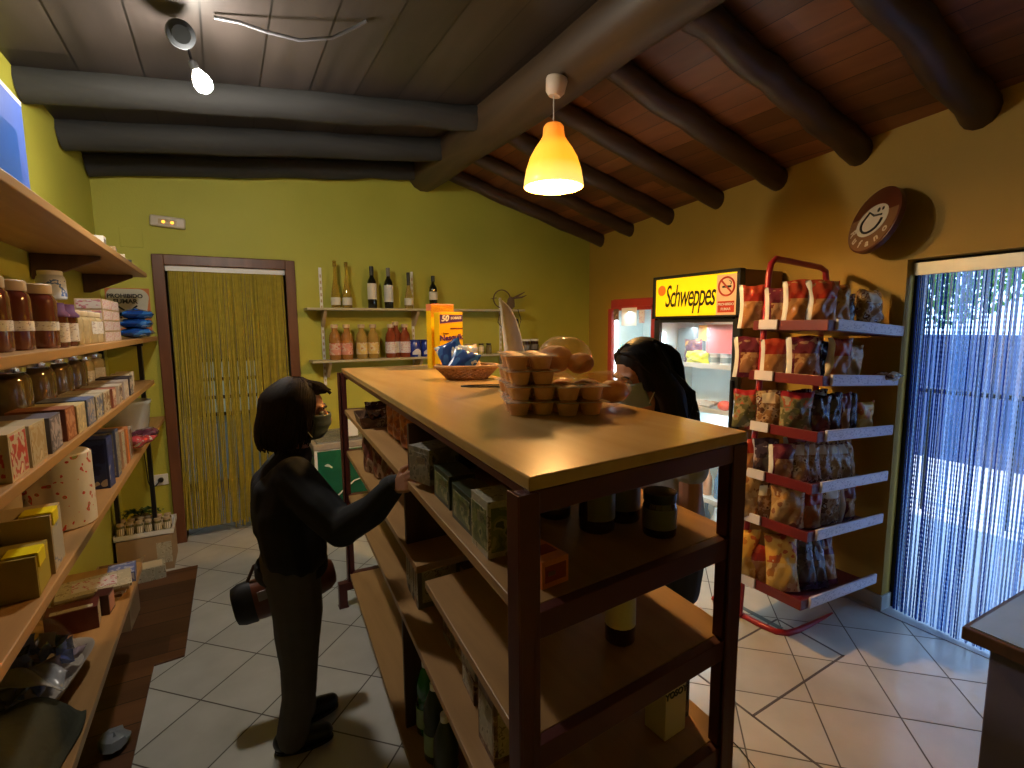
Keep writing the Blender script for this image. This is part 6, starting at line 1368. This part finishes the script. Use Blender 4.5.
for y in (1.26, 1.41):
    b = MB(); caps(b, V(1.47, y, .040), V(1.40, y, .042), .035, .037); caps(b, V(1.40, y, .040), V(1.32, y, .032), .037, .028); caps(b, V(1.44, y, .05), V(1.44, y, .09), .040, .037); organic(b, 'shoe', mat('pale shoe', (.4, .38, .36), .6), W, .005, 3, wl_)
# hair: centre parting, long falls at both sides, longest on the near side
b = MB()
T = Matrix.Translation(P_w(-.030, 0, .038)) @ RW.to_4x4() @ Matrix.Rotation(-.45, 4, 'Y'); b.ell((0, 0, 0), (.104*s, .087*s, .096*s), 20, T=T)
for y_ in (-1, 1): caps(b, P_w(.02, .045*y_, .070), P_w(.028, .072*y_, -.02), .022, .020)
bk = [P_w(-.065, .0, .02), hw+V(.095, -.02, -.06), hw+V(.115, -.03, -.18), hw+V(.125, -.03, -.30)]; chain(b, bk, [.072, .066, .056, .035])
nr = [P_w(-.015, .055, .03), hw+V(.055, -.095, -.06), hw+V(.085, -.105, -.18), hw+V(.095, -.10, -.30)]; chain(b, nr, [.046, .048, .044, .025])
fr_ = [P_w(-.015, -.055, .03), hw+V(.04, .095, -.06), hw+V(.07, .11, -.2)]; chain(b, fr_, [.045, .042, .025])
organic(b, 'hair', M['hair2'], W, .005, 8, wl_)
rnd = random.Random(78); b = MB()
def addst(p): p = crom(p, 3); n_ = len(p); b.tube(p, [.0040*(1-.4*(i/(n_-1))**2) for i in range(n_)], 5)
for i in range(170):
    side = rnd.choice([-1, 1, 1]); v = rnd.uniform(-.06, .055)
    p0_ = P_w(v, 0.003*side, .126-.9*max(0, abs(v)-.02)*.5); p1_ = P_w(v*.9-.01, side*.062, .09+rnd.uniform(-.01, .01)); p2_ = P_w(v*.7-.02, side*.090, .03)
    if side > 0: e = [hw+V(.03+.10*rnd.random(), -.10-.03*rnd.random(), -.05), hw+V(.06+.10*rnd.random(), -.115-.03*rnd.random(), -.17), hw+V(.08+.09*rnd.random(), -.10-.03*rnd.random(), -.24-.10*rnd.random())]
    else: e = [hw+V(.03+.09*rnd.random(), .10+.02*rnd.random(), -.05), hw+V(.06+.09*rnd.random(), .115, -.17), hw+V(.09, .10, -.24-.06*rnd.random())]
    addst([p0_, p1_, p2_]+e)
for i in range(90):
    y = rnd.uniform(-.08, .08); p0_ = P_w(-.06, y*.6, .115); p1_ = P_w(-.125, y, .04)
    addst([p0_, p1_, hw+V(.125, y*-1-.02, -.08), hw+V(.150+rnd.uniform(-.015, .01), -y-.03, -.20), hw+V(.150+rnd.uniform(-.02, .015), -y*.9-.03, -.27-.08*rnd.random())])
b.build('hair_strands', M['hair2'], W, smooth=True, loc=wl_)
Pw = lambda x, y, z: P_w(x, y, z)+Vector(wl_)
face_bits(W, Pw, RW, s); mask(W, Pw, mat('pale blue mask', (.36, .45, .46), .8))

# ================================================================== lights
def point(name, loc, power, col, rad):
    l = bpy.data.lights.new(name, 'POINT'); l.energy = power; l.color = col; l.shadow_soft_size = rad
    o = bpy.data.objects.new(name, l); COL.objects.link(o); o.location = loc; return o
def area(name, loc, size, power, col, target):
    l = bpy.data.lights.new(name, 'AREA'); l.shape = 'RECTANGLE'; l.size, l.size_y = size; l.energy = power; l.color = col
    o = bpy.data.objects.new(name, l); COL.objects.link(o); o.location = loc
    d = Vector(target)-Vector(loc); o.rotation_euler = d.to_track_quat('-Z', 'Y').to_euler(); return o
point('pendant_light', (1.50, 2.20, 2.33), LP, (1.0, .58, .20), .05)
point('spot_light', (.02, 2.44, 2.52), LS, (1.0, .93, .82), .05)
area('fridge_light', (FX+.10, 2.3775, 1.58), (.04, .5), 2.2, (.75, .92, 1.0), (FX+.15, 2.3775, 0))
area('fridge_light_low', (FX+.06, 2.3775, .90), (.04, .5), 2.0, (.75, .92, 1.0), (FX+.25, 2.3775, .3))
area('red_fridge_light', (FX+.10, 3.01, 1.70), (.04, .4), .7, (.75, .95, .95), (FX+.15, 3.01, 0))
l = bpy.data.lights.new('sun', 'SUN'); l.energy = 2.2; l.angle = .01; l.color = (1, .95, .85); so = bpy.data.objects.new('sun', l); COL.objects.link(so); so.rotation_euler = (math.radians(38), 0, math.radians(200))
# sky
w = bpy.data.worlds.new('sky'); scene.world = w; w.use_nodes = True; nt = w.node_tree; bgN = nt.nodes['Background']
sk = nt.nodes.new('ShaderNodeTexSky'); sk.sky_type = 'HOSEK_WILKIE'; sk.turbidity = 2.2; sk.sun_direction = (.3, .5, .8)
mx = nt.nodes.new('ShaderNodeMix'); mx.data_type = 'RGBA'; mx.inputs[0].default_value = .75; mx.inputs[7].default_value = (.34, .57, .96, 1)
nt.links.new(sk.outputs[0], mx.inputs[6]); nt.links.new(mx.outputs[2], bgN.inputs['Color']); bgN.inputs['Strength'].default_value = SKY
# ================================================================== camera
Rc = [[0.869, -0.064, 0.49], [-0.495, -0.095, 0.864], [-0.009, -0.993, -0.115]]
RAW = [Vector((-290, -56, 506.59)).normalized(), -Vector((38, 4386, 506.59)).normalized()]   # room depth axis and up axis seen from the camera
Yc, Zc = RAW; Xc = Yc.cross(Zc).normalized(); Yc = Zc.cross(Xc).normalized()
right = Vector((Xc.x, Yc.x, Zc.x)); down = Vector((Xc.y, Yc.y, Zc.y)); fwd = Vector((Xc.z, Yc.z, Zc.z))
cam = bpy.data.cameras.new('camera'); cam.sensor_width = 36; cam.lens = 36*506.59/1024; cam.clip_start = .05
co = bpy.data.objects.new('camera', cam); COL.objects.link(co)
co.matrix_world = Matrix(((right.x, -down.x, -fwd.x, 0), (right.y, -down.y, -fwd.y, 0), (right.z, -down.z, -fwd.z, 1.6), (0, 0, 0, 1)))
scene.camera = co
vs = scene.view_settings; vs.view_transform = 'Standard'; vs.look = 'None'; vs.gamma = 1; vs.use_curve_mapping = False; vs.exposure = EXPO
